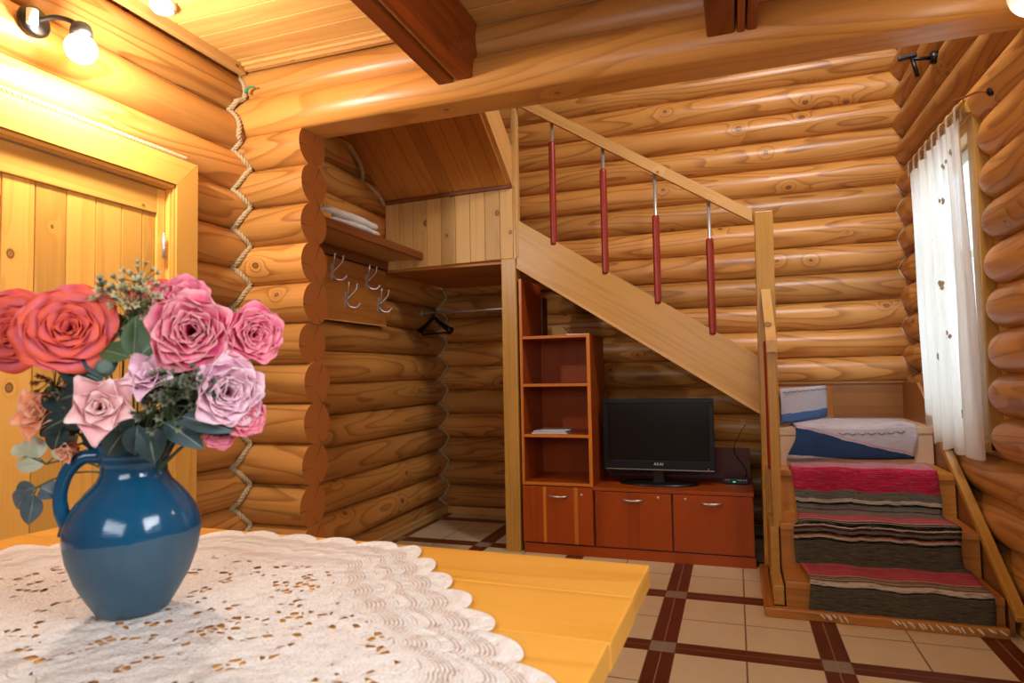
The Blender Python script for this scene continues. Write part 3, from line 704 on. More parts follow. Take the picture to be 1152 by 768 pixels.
for i in range(len(prof) - 1):
    n = max(1, int((arc[i + 1] - arc[i]) / 0.02))
    for k in range(n):
        t_ = k / n; fine.append((prof[i][0] * (1 - t_) + prof[i + 1][0] * t_, prof[i][1] * (1 - t_) + prof[i + 1][1] * t_, arc[i] * (1 - t_) + arc[i + 1] * t_))
fine.append(prof[-1] + (arc[-1],))
def runner(off):
    def fn(u, v):
        i = min(int(round(v * (len(fine) - 1))), len(fine) - 1); y, z, s = fine[i]
        xa = 0.607 + 0.012 * math.sin(s * 9) - (0.02 if 0.4 < s < 0.6 else 0); xb = 1.328 - 0.03 * (s > 0.42) * 1 - 0.03 * max(0, s - 1.1) + 0.006 * math.sin(s * 21)
        x = xa + (xb - xa) * u; w_ = 0.003 * math.sin(x * 23 + s * 7)
        yy = y - off + w_ * 0.5
        if s > 1.15: yy += (s - 1.15) * 0.45 * u
        return Vector((x, yy, z + off + w_))
    return fn
t = thing('stair_runner', 'striped rag rug in pink, olive and black over the three lowest stair steps', 'rug', (0.95, 0.8, 0.0))
mb = MB(); nv = len(fine) - 1; mb.grid(runner(0.004), 30, nv, uvf=lambda u, v: (u * 0.72, fine[int(round(v * nv))][2])); o = mb.build('rug_fabric', M_RUN, t)
md = o.modifiers.new('thick', 'SOLIDIFY'); md.thickness = 0.007; md.offset = 1
random.seed(11)
xs = [0.63 + i * 0.014 for i in range(6)] + [0.66 + .6 * 0 + 0.90 + i * 0.017 for i in range(25)]
for i in range(34):
    x = 0.625 + i * 0.0205
    if 0.74 < x < 0.90: continue
    mb = MB(); d = random.uniform(0.03, 0.065); mb.tube(smooth_path([(x, 0.478, 0.035), (x + d * 0.5, 0.466, 0.050 - 0.012), (x + d, 0.452, 0.012 + random.uniform(0, 0.015))], 4), 0.0042, 6); mb.build('fringe_tassel', M_CORD, t)
# upper runner, white and blue
N = NT('blue_white_rag_rug'); uv = N.n('ShaderNodeUVMap').outputs[0]; sp = N.n('ShaderNodeSeparateXYZ'); N.l(uv, sp.inputs[0]); X_, Y_ = sp.outputs[0], sp.outputs[1]
nz = N.noise(N.mapping(uv, (6, 6, 1)), 1, 3); wob = N.math('MULTIPLY', N.math('SUBTRACT', nz, 0.5), 0.10)
weave = N.noise(N.mapping(uv, (220, 120, 1)), 1, 2); big = N.noise(N.mapping(uv, (12, 30, 1)), 1, 4)
white = N.mix(big, srgb('#D8CCCC'), srgb('#B4A8AC')); blue = N.mix(big, srgb('#2A4A78'), srgb('#162C50'))
# y>0 : hanging part (0..1 height), blue below the diagonal; y<0 : sheet on the fifth riser, blue at the bottom
lim = N.math('ADD', N.math('MULTIPLY_ADD', X_, -0.88, 0.97), wob)
a1 = N.math('LESS_THAN', Y_, lim); a2 = N.math('GREATER_THAN', Y_, N.math('MULTIPLY_ADD', X_, -0.3, N.math('ADD', 0.17, wob)))
low = N.math('GREATER_THAN', Y_, 0.0); up = N.math('LESS_THAN', Y_, 0.0)
isb = N.math('MULTIPLY', N.math('MULTIPLY', a1, a2), low)
b2 = N.math('MULTIPLY', N.math('LESS_THAN', Y_, N.math('ADD', -0.72, wob)), up)
c = N.mix(isb, white, blue); c = N.mix(b2, c, srgb('#4A6CA0'))
pk = N.math('LESS_THAN', N.math('ABSOLUTE', N.math('SUBTRACT', Y_, N.math('ADD', lim, 0.05))), 0.025)
c = N.mix(N.math('MULTIPLY', pk, 0.6), c, srgb('#C88A90'))
c = N.mix(N.math('MULTIPLY', weave, 0.4), c, N.mix(1.0, c, (0.4, 0.4, 0.42, 1), 'MULTIPLY'))
N.l(c, N.b.inputs['Base Color']); N.b.inputs['Roughness'].default_value = 0.95; N.bump(N.math('ADD', weave, big), 0.7, 0.004); M_RUN2 = N.m
t = thing('stair_runner', 'pale rag rug with a dark blue band draped over the stair landing', 'rug', (0.9, 1.6, 0.8))
def hang(u, v):
    x = 0.60 + 0.68 * u + 0.012 * math.sin(v * 5) + 0.045 * (1 - v) * (1 - u); yb_ = 1.245 + (x - 0.545) * 0.256
    z = 0.812 - v * (0.19 + 0.0 * u); puff = 0.006 + 0.010 * math.sin(v * PI) + 0.004 * math.sin(x * 30)
    return Vector((x, yb_ - puff - 0.004, z + 0.006 * math.sin(x * 11) * (1 - v)))
mb = MB(); mb.grid(hang, 30, 10, uvf=lambda u, v: (u, 1 - v))
def flat_(u, v):
    x = 0.645 + 0.635 * u; y0 = 1.235 + (x - 0.545) * 0.256; y1 = max(y0 + 0.12, min(2.1, 1.36 + (x - 0.56) * 2.1)); y1 = min(y1, 1.95)
    return Vector((x + 0.0, y0 + (y1 - y0) * v, 0.812 + 0.006 * math.sin(x * 11) * (1 - v) + 0.002 * math.sin(v * 20)))
mb.grid(flat_, 30, 10, uvf=lambda u, v: (u, 1 + 0.1 * v))
o = mb.build('rug_fabric', M_RUN2, t); md = o.modifiers.new('thick', 'SOLIDIFY'); md.thickness = 0.006; md.offset = 0
def r5(u, v):
    a = Vector((0.555, 1.32)); b = Vector((0.885, 2.02)); p = a.lerp(b, u); nrm = Vector((0.905, -0.424)) * (0.016 + 0.006 * math.sin(v * PI))
    return Vector((p.x + nrm.x, p.y + nrm.y, 1.03 - 0.21 * v))
mb = MB(); mb.grid(r5, 20, 10, uvf=lambda u, v: (u, -0.001 - v)); o = mb.build('rug_fold', M_RUN2, t); md = o.modifiers.new('thick', 'SOLIDIFY'); md.thickness = 0.006; md.offset = 0
mb = MB()
for i in range(14):
    u = 0.04 + i * 0.07; p = r5(u, 0.10 + 0.025 * (i % 2)); q = r5(u + 0.055, 0.10 + 0.025 * ((i + 1) % 2)); off = Vector((0.008, -0.004, 0)); mb.tube([p + off, q + off], 0.002, 4)
mb.build('stitching', M_BLACKM, t); mb = MB()
for i in range(7):
    u = 0.35 + i * 0.08; off = Vector((0, -0.008, 0)); mb.tube([hang(u, 0.18) + off, hang(u + 0.035, 0.24) + off, hang(u + 0.07, 0.18) + off], 0.0018, 4)
mb.build('stitching', M_BLACKM, t)

# ------------------------------------------------------------------ shelving unit and tv cabinet
def handle_arc(x0, x1, z, y, parent):
    mb = MB(); pts = [(x0 + (x1 - x0) * i / 12, y - 0.022 * math.sin(PI * i / 12) ** 0.5, z - 0.002 * math.sin(PI * i / 12)) for i in range(13)]
    mb.tube(pts, lambda i, t: 0.0055 + 0.002 * math.sin(PI * t), 10); return mb.build('handle', M_SILVER, parent)
def lock(x, z, y, parent):
    mb = MB(); mb.lathe([(0, 0), (0.0085, 0), (0.0085, 0.003), (0.004, 0.004), (0.0, 0.004)], (x, y, z), 16, axis=(0, -1, 0)); mb.build('lock', M_SILVER, parent)
CB = 1.66
t = thing('shelving_unit', 'tall narrow cherry shelving unit with four open bays above one door', 'shelf unit', (-0.77, 1.4, 0))
mb = MB(); mb.bx((-1.003, 1.225, 0.06), (-0.985, CB, 1.77), grain=2, bevel=0.001); mb.bx((-0.556, 1.225, 0.06), (-0.538, CB, 1.39), grain=2, bevel=0.001); mb.build('side_panel', M_CHERRY, t)
mb = MB(); mb.bx((-1.003, 1.215, 0.43), (-0.986, 1.226, 1.77), grain=2, bevel=0.001); mb.bx((-0.560, 1.215, 0.43), (-0.538, 1.226, 1.39), grain=2, bevel=0.001); mb.build('edge_band', M_EDGE, t)
mb = MB(); mb.bx((-0.985, CB - 0.012, 0.06), (-0.556, CB, 1.38), grain=2, bevel=0); mb.build('back_panel', M_CHERRY, t)
for z in (1.381, 1.070, 0.745, 0.440):
    mb = MB(); mb.bx((-0.985, 1.23, z - 0.009), (-0.560, CB - 0.012, z + 0.009), grain=0, bevel=0.001); s_ = mb.build('shelf', M_CHERRY, t)
    mb = MB(); mb.bx((-0.985, 1.216, z - 0.009), (-0.560, 1.231, z + 0.009), grain=0, bevel=0.001); mb.build('shelf_edge', M_EDGE, s_)
mb = MB(); mb.bx((-0.998, 1.205, 0.072), (-0.541, 1.224, 0.425), grain=2, bevel=0.001)
mb.bx((-0.862, 1.2035, 0.072), (-0.842, 1.206, 0.425), grain=2, bevel=0, mat=1); mb.bx((-0.660, 1.2035, 0.072), (-0.636, 1.206, 0.425), grain=2, bevel=0, mat=1)
d_ = mb.build('door', [M_CHERRY, M_EDGE], t)
handle_arc(-0.826, -0.702, 0.368, 1.205, d_); lock(-0.611, 0.38, 1.205, d_)
mb = MB(); mb.bx((-0.995, 1.213, 0.0), (-0.536, 1.60, 0.062), grain=0, bevel=0.002); mb.build('plinth', M_CHERRY, t)
t = thing('tv_cabinet', 'low cherry television cabinet with two doors under the stairs', 'cabinet', (-0.07, 1.4, 0))
mb = MB(); mb.bx((-0.534, 1.225, 0.062), (0.400, CB + 0.06, 0.412), grain=0, bevel=0.002); mb.build('carcass', M_CHDARK, t)
mb = MB(); mb.bx((-0.536, 1.205, 0.412), (0.404, CB + 0.08, 0.432), grain=0, bevel=0.002); mb.build('cabinet_top', M_CHERRY, t)
mb = MB(); mb.bx((-0.536, 1.213, 0.0), (0.404, 1.65, 0.062), grain=0, bevel=0.002); mb.build('plinth', M_CHERRY, t)
mb = MB(); mb.bx((-0.530, CB + 0.045, 0.432), (0.398, CB + 0.06, 0.635), grain=0, bevel=0.002); mb.build('back_panel', M_CHDARK, t)
for a, b, h0, h1, lx in ((-0.524, -0.064, -0.357, -0.231, -0.141), (-0.052, 0.398, 0.110, 0.227, 0.020)):
    mb = MB(); mb.bx((a, 1.205, 0.072), (b, 1.224, 0.408), grain=2, bevel=0.001); d_ = mb.build('door', M_CHERRY, t)
    handle_arc(h0, h1, 0.364, 1.205, d_); lock(lx, 0.383, 1.205, d_)
# television
t = thing('television', 'black flat screen television standing on the low cabinet', 'television', (-0.155, 1.42, 0.432))
mb = MB(); mb.bx((-0.500, 1.400, 0.512), (0.190, 1.445, 0.972), bevel=0.010); mb.bx((-0.40, 1.44, 0.56), (0.09, 1.50, 0.90), bevel=0.02); mb.build('casing', M_BLACKP, t)
mb = MB(); 
for a, b in (((-0.500, 1.392, 0.945), (0.190, 1.402, 0.972)), ((-0.500, 1.392, 0.575), (-0.472, 1.402, 0.945)), ((0.160, 1.392, 0.575), (0.190, 1.402, 0.945)), ((-0.500, 1.392, 0.512), (0.190, 1.402, 0.580))): mb.bx(a, b, bevel=0.003)
mb.build('bezel', plain('tv_bezel_gloss', '#121417', 0.35, spec=0.3), t)
mb = MB(); mb.bx((-0.474, 1.396, 0.578), (0.162, 1.401, 0.947), bevel=0); mb.build('screen', M_SCREEN, t)
mb = MB(); mb.bx((-0.485, 1.389, 0.523), (0.185, 1.393, 0.5265), bevel=0); mb.build('chrome_strip', M_SILVER, t)
mb = MB(); mb.lathe([(0, 0), (0.25, 0), (0.25, 0.006), (0.23, 0.014), (0.05, 0.02), (0, 0.02)], (0, 0, 0), 48)
for v in mb.bm.verts: v.co = Vector((v.co.x - 0.155, v.co.y * 0.48 + 1.42, v.co.z + 0.433))
mb.bx((-0.19, 1.405, 0.445), (-0.12, 1.44, 0.53), bevel=0.008); mb.build('stand', M_BLACKP, t)
def text_mesh(txt, size, name, mat, parent, loc, ext=0.0008):
    cu = bpy.data.curves.new(name, 'FONT'); cu.body = txt; cu.size = size; cu.extrude = ext; cu.align_x = 'CENTER'; cu.space_character = 1.15
    o = bpy.data.objects.new(name, cu); COL.objects.link(o); dg = bpy.context.evaluated_depsgraph_get()
    me = bpy.data.meshes.new_from_object(o.evaluated_get(dg)); bpy.data.objects.remove(o); me.name = name
    Rm = Matrix.Rotation(PI / 2, 4, 'X'); me.transform(Matrix.Translation(loc) @ Rm); me.materials.clear(); me.materials.append(mat)
    o = bpy.data.objects.new(name, me); COL.objects.link(o); o.parent = parent; o.matrix_parent_inverse = parent_inv(parent); return o
text_mesh('AKAI', 0.024, 'brand_lettering', M_WHITEP, t, Vector((-0.152, 1.3905, 0.552)))
mb = MB(); mb.lathe([(0, 0), (0.003, 0), (0.003, 0.002), (0, 0.002)], (0.150, 1.391, 0.535), 10, axis=(0, -1, 0)); mb.build('standby_light', emit('red_led', '#FF3020', 0.8), t)
t = thing('set_top_box', 'small black receiver box with lit display beside the television', 'receiver', (0.31, 1.5, 0.432))
mb = MB(); mb.bx((0.235, 1.50, 0.433), (0.382, 1.60, 0.466), bevel=0.004); mb.build('casing', M_BLACKP, t)
mb = MB()
for x0_, ks in ((0.245, (0, .011, .018)), (0.315, (0, .010, .020, .035, .050))):
    mb = MB()
    for k in ks: mb.bx((x0_ + k, 1.498, 0.456), (x0_ + k + 0.006, 1.5005, 0.460), bevel=0)
    mb.build('front_marking', M_WHITEP, t)
mb = MB(); mb.bx((0.289, 1.498, 0.444), (0.305, 1.5005, 0.450), bevel=0); mb.build('display_light', emit('green_led', '#40E060', 0.9), t)
mb = MB(); mb.tube(smooth_path([(0.36, 1.60, 0.45), (0.37, 1.66, 0.50), (0.30, 1.67, 0.62), (0.34, 1.75, 0.72), (0.38, 1.80, 0.78)]), 0.0025, 6); mb.build('cable', M_BLACKM, t)

# shelf contents
def book(name, label, c, s, rz, mat, grp='magazines lying on the shelf'):
    t = thing(name, label, 'magazine', c, grp); Rz = Matrix.Rotation(rz, 3, 'Z'); c = Vector(c)
    mb = MB(); mb.box(c + Vector((0, 0, s[2] / 2)), (s[0] * 0.985, s[1] * 0.985, s[2] * 0.7), rot=Rz, bevel=0); mb.build('pages', M_WHITEP, t)
    mb = MB(); mb.box(c + Vector((0, 0, s[2] * 0.92)), (s[0], s[1], s[2] * 0.12), rot=Rz, bevel=0.0004); mb.box(c + Vector((0, 0, s[2] * 0.08)), (s[0], s[1], s[2] * 0.12), rot=Rz, bevel=0.0004)
    mb.build('cover', mat, t)
GREYC = plain('grey_magazine_cover', '#8C8A84', 0.3, nscale=15, noise_amt=0.5); WHC = plain('pale_magazine_cover', '#BDB6AA', 0.3, nscale=20, noise_amt=0.4)
book('magazine', 'grey magazine at the bottom of the small pile in the shelving unit', (-0.83, 1.34, 0.7545), (0.24, 0.17, 0.010), 0.05, GREYC)
book('magazine', 'pale magazine in the middle of the small pile in the shelving unit', (-0.825, 1.345, 0.7655), (0.22, 0.16, 0.008), -0.06, WHC)
book('magazine', 'glossy magazine on top of the small pile in the shelving unit', (-0.80, 1.35, 0.7745), (0.19, 0.15, 0.007), 0.12, GREYC)
book('notebook', 'thin dark notebook lying on the topmost shelf board', (-0.64, 1.36, 1.391), (0.15, 0.12, 0.010), 0.1, plain('dark_cover', '#3A3834', 0.5), None)
t = thing('paper_packet', 'folded yellowish paper packet standing on the topmost shelf board', 'packet', (-0.78, 1.5, 1.391))
mb = MB(); mb.prism([(-0.86, 1.391), (-0.72, 1.391), (-0.78, 1.455), (-0.86, 1.47)], 1.50, 1.53, 1); mb.build('packet', plain('kraft_paper', '#B08A50', 0.7), t)

# ------------------------------------------------------------------ niche: towel shelf, hooks, rod, hanger
t = thing('wall_shelf', 'brown wooden hat shelf on the niche wall with two towels on it', 'shelf', (-1.85, 0.6, 1.97))
mb = MB(); mb.bx((-1.995, 0.04, 1.952), (-1.70, 1.205, 1.966), grain=1); mb.build('shelf_board', M_PANEL, t)
mb = MB(); mb.bx((-1.715, 0.04, 1.945), (-1.690, 1.21, 1.998), grain=1, bevel=0.010); mb.build('front_rail', M_BROWN, t)
mb = MB(); mb.bx((-2.0, 0.045, 1.890), (-1.965, 1.205, 1.953), grain=1); mb.build('wall_batten', M_BROWN, t)
mb = MB(); mb.bx((-1.99, 0.040, 1.966), (-1.715, 0.062, 2.06), grain=0); mb.build('end_panel', M_BROWN, t)
mb = MB(); mb.bx((-1.760, 0.062, 1.966), (-1.715, 0.16, 2.035), grain=2); mb.build('end_block', M_DOOR, t)
def towel(label, x0, x1, y0, y1, z0, h):
    t = thing('towel', label, 'towel', ((x0 + x1) / 2, (y0 + y1) / 2, z0), 'folded towels on the hat shelf')
    def fn(u, v):
        a = 2 * PI * u; k = 0.5
        cx = math.copysign(abs(math.cos(a)) ** 0.55, math.cos(a)); cz = math.copysign(abs(math.sin(a)) ** 0.75, math.sin(a))
        e = math.sin(PI * min(max(v, 0.0), 1)) ** 0.25 if 0 < v < 1 else 0.0
        y = y0 + (y1 - y0) * v
        return Vector(((x0 + x1) / 2 + cx * (x1 - x0) / 2 * (0.25 + 0.75 * e) + 0.004 * math.sin(y * 40), y, z0 + h / 2 + cz * h / 2 * (0.2 + 0.8 * e) + 0.002 * math.sin(y * 31 + a)))
    mb = MB(); mb.grid(fn, 32, 24); o = mb.build('terry_cloth', M_TOWEL, t)
towel('folded white towel lying directly on the hat shelf, lower of the two', -1.87, -1.70, 0.20, 0.70, 1.998, 0.042)
towel('folded white towel lying on the other towel, upper of the two', -1.88, -1.712, 0.15, 0.70, 2.040, 0.052)
mb = MB(); mb.bx((-1.998, 0.10, 1.50), (-1.982, 1.20, 1.885), grain=1, bevel=0.003); mb.bx((-1.998, 0.10, 1.494), (-1.978, 1.20, 1.502), grain=1, mat=1)
hp = mb.build('hook_board', [M_TREAD, M_PANEL]); tag(hp, 'smooth dark board on the niche wall carrying the metal coat hooks', 'board')
random.seed(5)
for i, (y, z, lab) in enumerate(((0.55, 1.82, 'silver double coat hook at the upper left, nearest the log ends'), (0.945, 1.81, 'silver double coat hook in the upper row, right of the upper left one'), (0.70, 1.665, 'silver double coat hook at the lower left of the four'), (1.10, 1.67, 'silver double coat hook at the lower right, nearest the clothes rod'))):
    t = thing('coat_hook', lab, 'hook', (-1.975, y, z), 'double coat hooks on the dark board')
    mb = MB(); mb.bx((-1.983, y - 0.012, z - 0.075), (-1.978, y + 0.012, z + 0.02), bevel=0.002); mb.build('back_plate', M_STEEL, t)
    mb = MB()
    for s in (-1, 1):
        mb.tube(smooth_path([(-1.975, y, z - 0.03), (-1.955, y + s * 0.02, z), (-1.935, y + s * 0.042, z + 0.035), (-1.93, y + s * 0.045, z + 0.065)]), 0.0045, 8)
        mb.lathe([(0.0, -0.008), (0.006, -0.005), (0.008, 0), (0.006, 0.005), (0.0, 0.008)], (-1.93, y + s * 0.045, z + 0.068), 10)
    mb.build('prong', M_STEEL, t)
    mb = MB(); mb.tube(smooth_path([(-1.975, y, z - 0.05), (-1.955, y + 0.005, z - 0.075), (-1.93, y + 0.03, z - 0.08), (-1.915, y + 0.05, z - 0.06)]), 0.0045, 8)
    mb.lathe([(0.0, -0.008), (0.006, -0.005), (0.008, 0), (0.006, 0.005), (0.0, 0.008)], (-1.914, y + 0.052, z - 0.056), 10); mb.build('lower_prong', M_STEEL, t)
t = thing('clothes_rod', 'thin steel clothes rod across the niche under the board soffit', 'rod', (-1.5, 1.76, 1.63))
mb = MB(); mb.tube([(-2.03, 1.76, 1.632), (-0.99, 1.76, 1.640)], 0.009, 12); mb.build('rod', M_STEEL, t)
mb = MB(); mb.lathe([(0, 0), (0.022, 0), (0.022, 0.006), (0.012, 0.012), (0, 0.012)], (-1.99, 1.76, 1.632), 16, axis=(1, 0, 0)); mb.build('rod_socket', M_STEEL, t)
mb = MB(); mb.bx((-1.003, 1.70, 0.0), (-0.985, 1.84, 1.70), grain=2); rs = mb.build('rod_upright', M_CHDARK, t)
t = thing('clothes_hanger', 'black plastic clothes hanger hanging near the left end of the steel rod', 'hanger', (-1.88, 1.76, 1.62))
hc = Vector((-1.885, 1.76, 1.64)); ax = Vector((0.9, -0.44, 0)).normalized(); Z = Vector((0, 0, 1))
mb = MB(); pts = [hc + ax * (0.020 * math.cos(a)) + Z * (0.022 * math.sin(a) - 0.002) for a in [PI * 1.0 - i * 0.35 for i in range(0, 12)]]; pts += [hc + Z * (-0.05)]; mb.tube(smooth_path(pts, 3), 0.003, 8); mb.build('hook', M_BLACKM, t)
mb = MB(); h0 = hc + Z * -0.045
mb.tube(smooth_path([h0 - ax * 0.20 + Z * -0.115, h0 - ax * 0.17 + Z * -0.095, h0 - ax * 0.06 + Z * -0.035, h0 + Z * 0.0, h0 + ax * 0.06 + Z * -0.035, h0 + ax * 0.17 + Z * -0.095, h0 + ax * 0.20 + Z * -0.115], 5), lambda i, t: 0.014 + 0.020 * abs(2 * t - 1) ** 2, 12)
mb.tube([h0 - ax * 0.19 + Z * -0.125, h0 + ax * 0.19 + Z * -0.125], 0.008, 8)
mb.tube([h0 + Z * -0.02 - ax * 0.02, h0 + Z * 0.035], 0.012, 8); mb.build('hanger_body', M_BLACKP, t)

# ------------------------------------------------------------------ lamps and fittings
def spotlamp(base, nrm):
    pass
t = thing('wall_lamp', 'glowing frosted wall lamp on the log wall above the door', 'lamp', (-2.0, -1.2, 2.42))
mb = MB(); mb.lathe([(0, 0), (0.055, 0), (0.055, 0.012), (0.045, 0.022), (0.0, 0.026)], (-1.995, -1.235, 2.43), 24, axis=(1, 0, 0)); mb.build('wall_plate', M_BLACKM, t)
mb = MB(); mb.tube(smooth_path([(-1.98, -1.235, 2.43), (-1.94, -1.20, 2.455), (-1.90, -1.17, 2.45), (-1.875, -1.155, 2.43)]), 0.009, 10); mb.build('arm', M_BLACKM, t)
mb = MB(); mb.lathe([(0.018, 0.03), (0.03, 0.022), (0.036, 0.0), (0.036, -0.015)], (-1.87, -1.15, 2.415), 24); mb.lathe([(0.0, 0.032), (0.018, 0.03)], (-1.87, -1.15, 2.415), 24); mb.build('socket_cup', M_BLACKM, t)
mb = MB(); mb.lathe([(0.012, 0), (0.018, 0.0), (0.018, 0.05), (0, 0.05)], (-1.955, -1.265, 2.40), 16); mb.build('ceramic_holder', M_WHITEP, t)
mb = MB(); R_ = 0.052; mb.lathe([(R_ * math.sin(a), -R_ * math.cos(a)) for a in [i * PI / 14 for i in range(14)]] + [(0.012, R_)], (-1.87, -1.15, 2.35), 24); mb.build('frosted_globe', emit('lit_frosted_globe', '#FFE9C8', 28), t)
lb = point('wall_lamp_bulb', (-1.79, -1.15, 2.33), 46, (1.0, 0.95, 0.90), 0.05)
t = thing('smoke_detector', 'round white smoke detector on the ceiling boards by the door wall', 'smoke detector', (-1.93, -0.76, 2.735))
mb = MB(); mb.lathe([(0, 0), (0.040, 0.002), (0.050, 0.012), (0.052, 0.03), (0.052, 0.04)], (-1.90, -0.77, 2.695), 32); mb.build('detector_body', M_WHITEP, t)
mb = MB()
for k in range(14):
    a = k * 2 * PI / 14; c_, s_ = math.cos(a), math.sin(a); mb.tube([(-1.90 + 0.045 * math.cos(a - 0.14), -0.77 + 0.045 * math.sin(a - 0.14), 2.7015), (-1.90 + 0.045 * math.cos(a + 0.14), -0.77 + 0.045 * math.sin(a + 0.14), 2.7015)], 0.0015, 5)
mb.build('vent_slot', M_BLACKP, t)
t = thing('pendant_globe', 'white glass ceiling globe at the upper right corner', 'lamp', (1.1, -0.9, 2.0))
g0 = CP + (FV * 1.0 + RV * (592 / 729.4) + UV_ * (396 / 729.4)) * 1.9
mb = MB(); R_ = 0.075; mb.lathe([(max(0, R_ * math.sin(a)), -R_ * math.cos(a)) for a in [i * PI / 16 for i in range(15)]] + [(0.03, R_ * 0.95)], g0, 32); mb.build('glass_globe', emit('lit_opal_glass', '#FFEFD8', 0.35), t)
point('pendant_bulb', g0 + Vector((-0.02, 0.0, -0.13)), 3, (1.0, 0.90, 0.76), 0.08)
mb = MB(); mb.tube([g0 + Vector((0, 0, 0.07)), (g0.x, g0.y, 2.735)], 0.006, 8); mb.lathe([(0, 0.035), (0.032, 0.03), (0.034, 0.0)], g0 + Vector((0, 0, 0.065)), 20); mb.lathe([(0.0, 0.0), (0.04, 0.0), (0.04, 0.02), (0, 0.02)], (g0.x, g0.y, 2.714), 20); mb.build('pendant_stem', M_BLACKM, t)
t = thing('wall_spotlight', 'small black metal spotlight arm high on the right log wall', 'lamp', (1.42, 1.2, 2.83))
mb = MB(); mb.lathe([(0, 0), (0.035, 0), (0.035, 0.03), (0.028, 0.04), (0, 0.04)], (1.43, 1.22, 2.83), 20, axis=(-1, 0, 0)); mb.build('wall_plate', M_BLACKM, t)
mb = MB(); mb.tube([(1.40, 1.22, 2.83), (1.30, 1.20, 2.83)], 0.010, 10); mb.tube([(1.30, 1.20, 2.845), (1.325, 1.20, 2.73)], 0.011, 10); mb.build('arm', M_BLACKM, t)
mb = MB(); mb.bar((1.235, 1.20, 2.842), (1.325, 1.20, 2.852), 0.03, 0.022, bevel=0.006); mb.build('lamp_head', M_BLACKM, t)

# ------------------------------------------------------------------ table
def rt(x, y): # table frame: local -> world
    a = -0.0238; return (-1.461 + x * math.cos(a) - y * math.sin(a), -1.398 + x * math.sin(a) + y * math.cos(a))
TW, TD, TT = 1.605, 1.02, 0.045
t = thing('dining_table', 'honey coloured plank dining table under the lace cloth', 'table', (-0.66, -1.9, 0))
Rt = Matrix.Rotation(-0.0238, 3, 'Z')
mb = MB(); n = 5; pw = TD / n
for i in range(n):
    c = rt(TW / 2 + random.uniform(-0.001, 0.001), -(i + 0.5) * pw); mb.box((c[0], c[1], 0.75 - TT / 2), (TW + (0.004 if i == 1 else 0), pw + 0.0002, TT), 0, Rt, 0.004, tone=0.55 + 0.15 * (i % 2))
mb.build('tabletop', M_TABLE, t)
mb = MB()
for (x, y, sx, sy) in ((TW / 2, -0.10, TW - 0.3, 0.025), (TW / 2, -TD + 0.10, TW - 0.3, 0.025), (0.13, -TD / 2, 0.025, TD - 0.25), (TW - 0.13, -TD / 2, 0.025, TD - 0.25)):
    c = rt(x, y); mb.box((c[0], c[1], 0.655), (sx, sy, 0.10), None, Rt)
mb.build('apron', M_TABLE, t)
for (x, y) in ((0.12, -0.10), (TW - 0.12, -0.10), (0.12, -TD + 0.10), (TW - 0.12, -TD + 0.10)):
    c = rt(x, y); mb = MB(); mb.box((c[0], c[1], 0.352), (0.07, 0.07, 0.704), 2, Rt, 0.006); mb.build('leg', M_TABLE, t)

# lace tablecloth
poly = [(-0.40, -1.455), (-0.90, -1.440), (-1.32, -1.70), (-1.40, -2.05), (-1.25, -2.38), (0.02, -2.38), (0.105, -2.03)]
CC = Vector((-0.62, -1.95))
def edge_r(th):
    d = Vector((math.cos(th), math.sin(th))); best = 9
    for i in range(len(poly)):
        a = Vector(poly[i]) - CC; b = Vector(poly[(i + 1) % len(poly)]) - CC; e = b - a
        den = d.x * e.y - d.y * e.x
        if abs(den) < 1e-9: continue
        s = (a.x * e.y - a.y * e.x) / den; q = (a.x * d.y - a.y * d.x) / den
        if s > 0 and -1e-6 <= q <= 1 + 1e-6: best = min(best, s)
    return best
NTH = 900; per = [0]; rads = []
for i in range(NTH + 1):
    th = 2 * PI * i / NTH; rads.append(edge_r(th))
pp = [CC + Vector((math.cos(2 * PI * i / NTH), math.sin(2 * PI * i / NTH))) * rads[i] for i in range(NTH + 1)]
for a, b in zip(pp, pp[1:]): per.append(per[-1] + (b - a).length)
nsc = round(per[-1] / 0.115)
N = NT('crochet_lace'); uv = N.n('ShaderNodeUVMap').outputs[0]; tc = N.n('ShaderNodeTexCoord').outputs['Object']; sp = N.n('ShaderNodeSeparateXYZ'); N.l(uv, sp.inputs[0]); S_, D_ = sp.outputs[0], sp.outputs[1]
# filet border 0.03 < D < 0.20
cell = 0.0075
cs = N.math('ABSOLUTE', N.math('SUBTRACT', N.math('FRACT', N.math('DIVIDE', S_, cell)), 0.5)); cd = N.math('ABSOLUTE', N.math('SUBTRACT', N.math('FRACT', N.math('DIVIDE', D_, cell)), 0.5))
hole_f = N.math('MULTIPLY', N.math('LESS_THAN', cs, 0.25), N.math('LESS_THAN', cd, 0.25))
inb = N.math('MULTIPLY', N.math('GREATER_THAN', D_, 0.035), N.math('LESS_THAN', D_, 0.20))
rib = N.math('LESS_THAN', N.math('ABSOLUTE', N.math('SUBTRACT', N.math('ABSOLUTE', N.math('SUBTRACT', D_, 0.115)), 0.0)), 0.008)
zz = N.math('ABSOLUTE', N.math('SUBTRACT', N.math('FRACT', N.math('DIVIDE', S_, 0.115)), 0.5))
solid = N.math('LESS_THAN', N.math('ABSOLUTE', N.math('SUBTRACT', N.math('FRACT', N.math('ADD', N.math('DIVIDE', D_, 0.055), N.math('MULTIPLY', zz, 0.3))), 0.5)), 0.17)
hole_b = N.math('MULTIPLY', N.math('MULTIPLY', hole_f, inb), N.math('MULTIPLY', N.math('SUBTRACT', 1.0, rib), N.math('SUBTRACT', 1.0, N.math('MULTIPLY', solid, 0.85))))
vb = N.n('ShaderNodeTexVoronoi', feature='DISTANCE_TO_EDGE'); vb.inputs['Scale'].default_value = 6.5; vb.inputs['Randomness'].default_value = 0.55; N.l(tc, vb.inputs['Vector'])
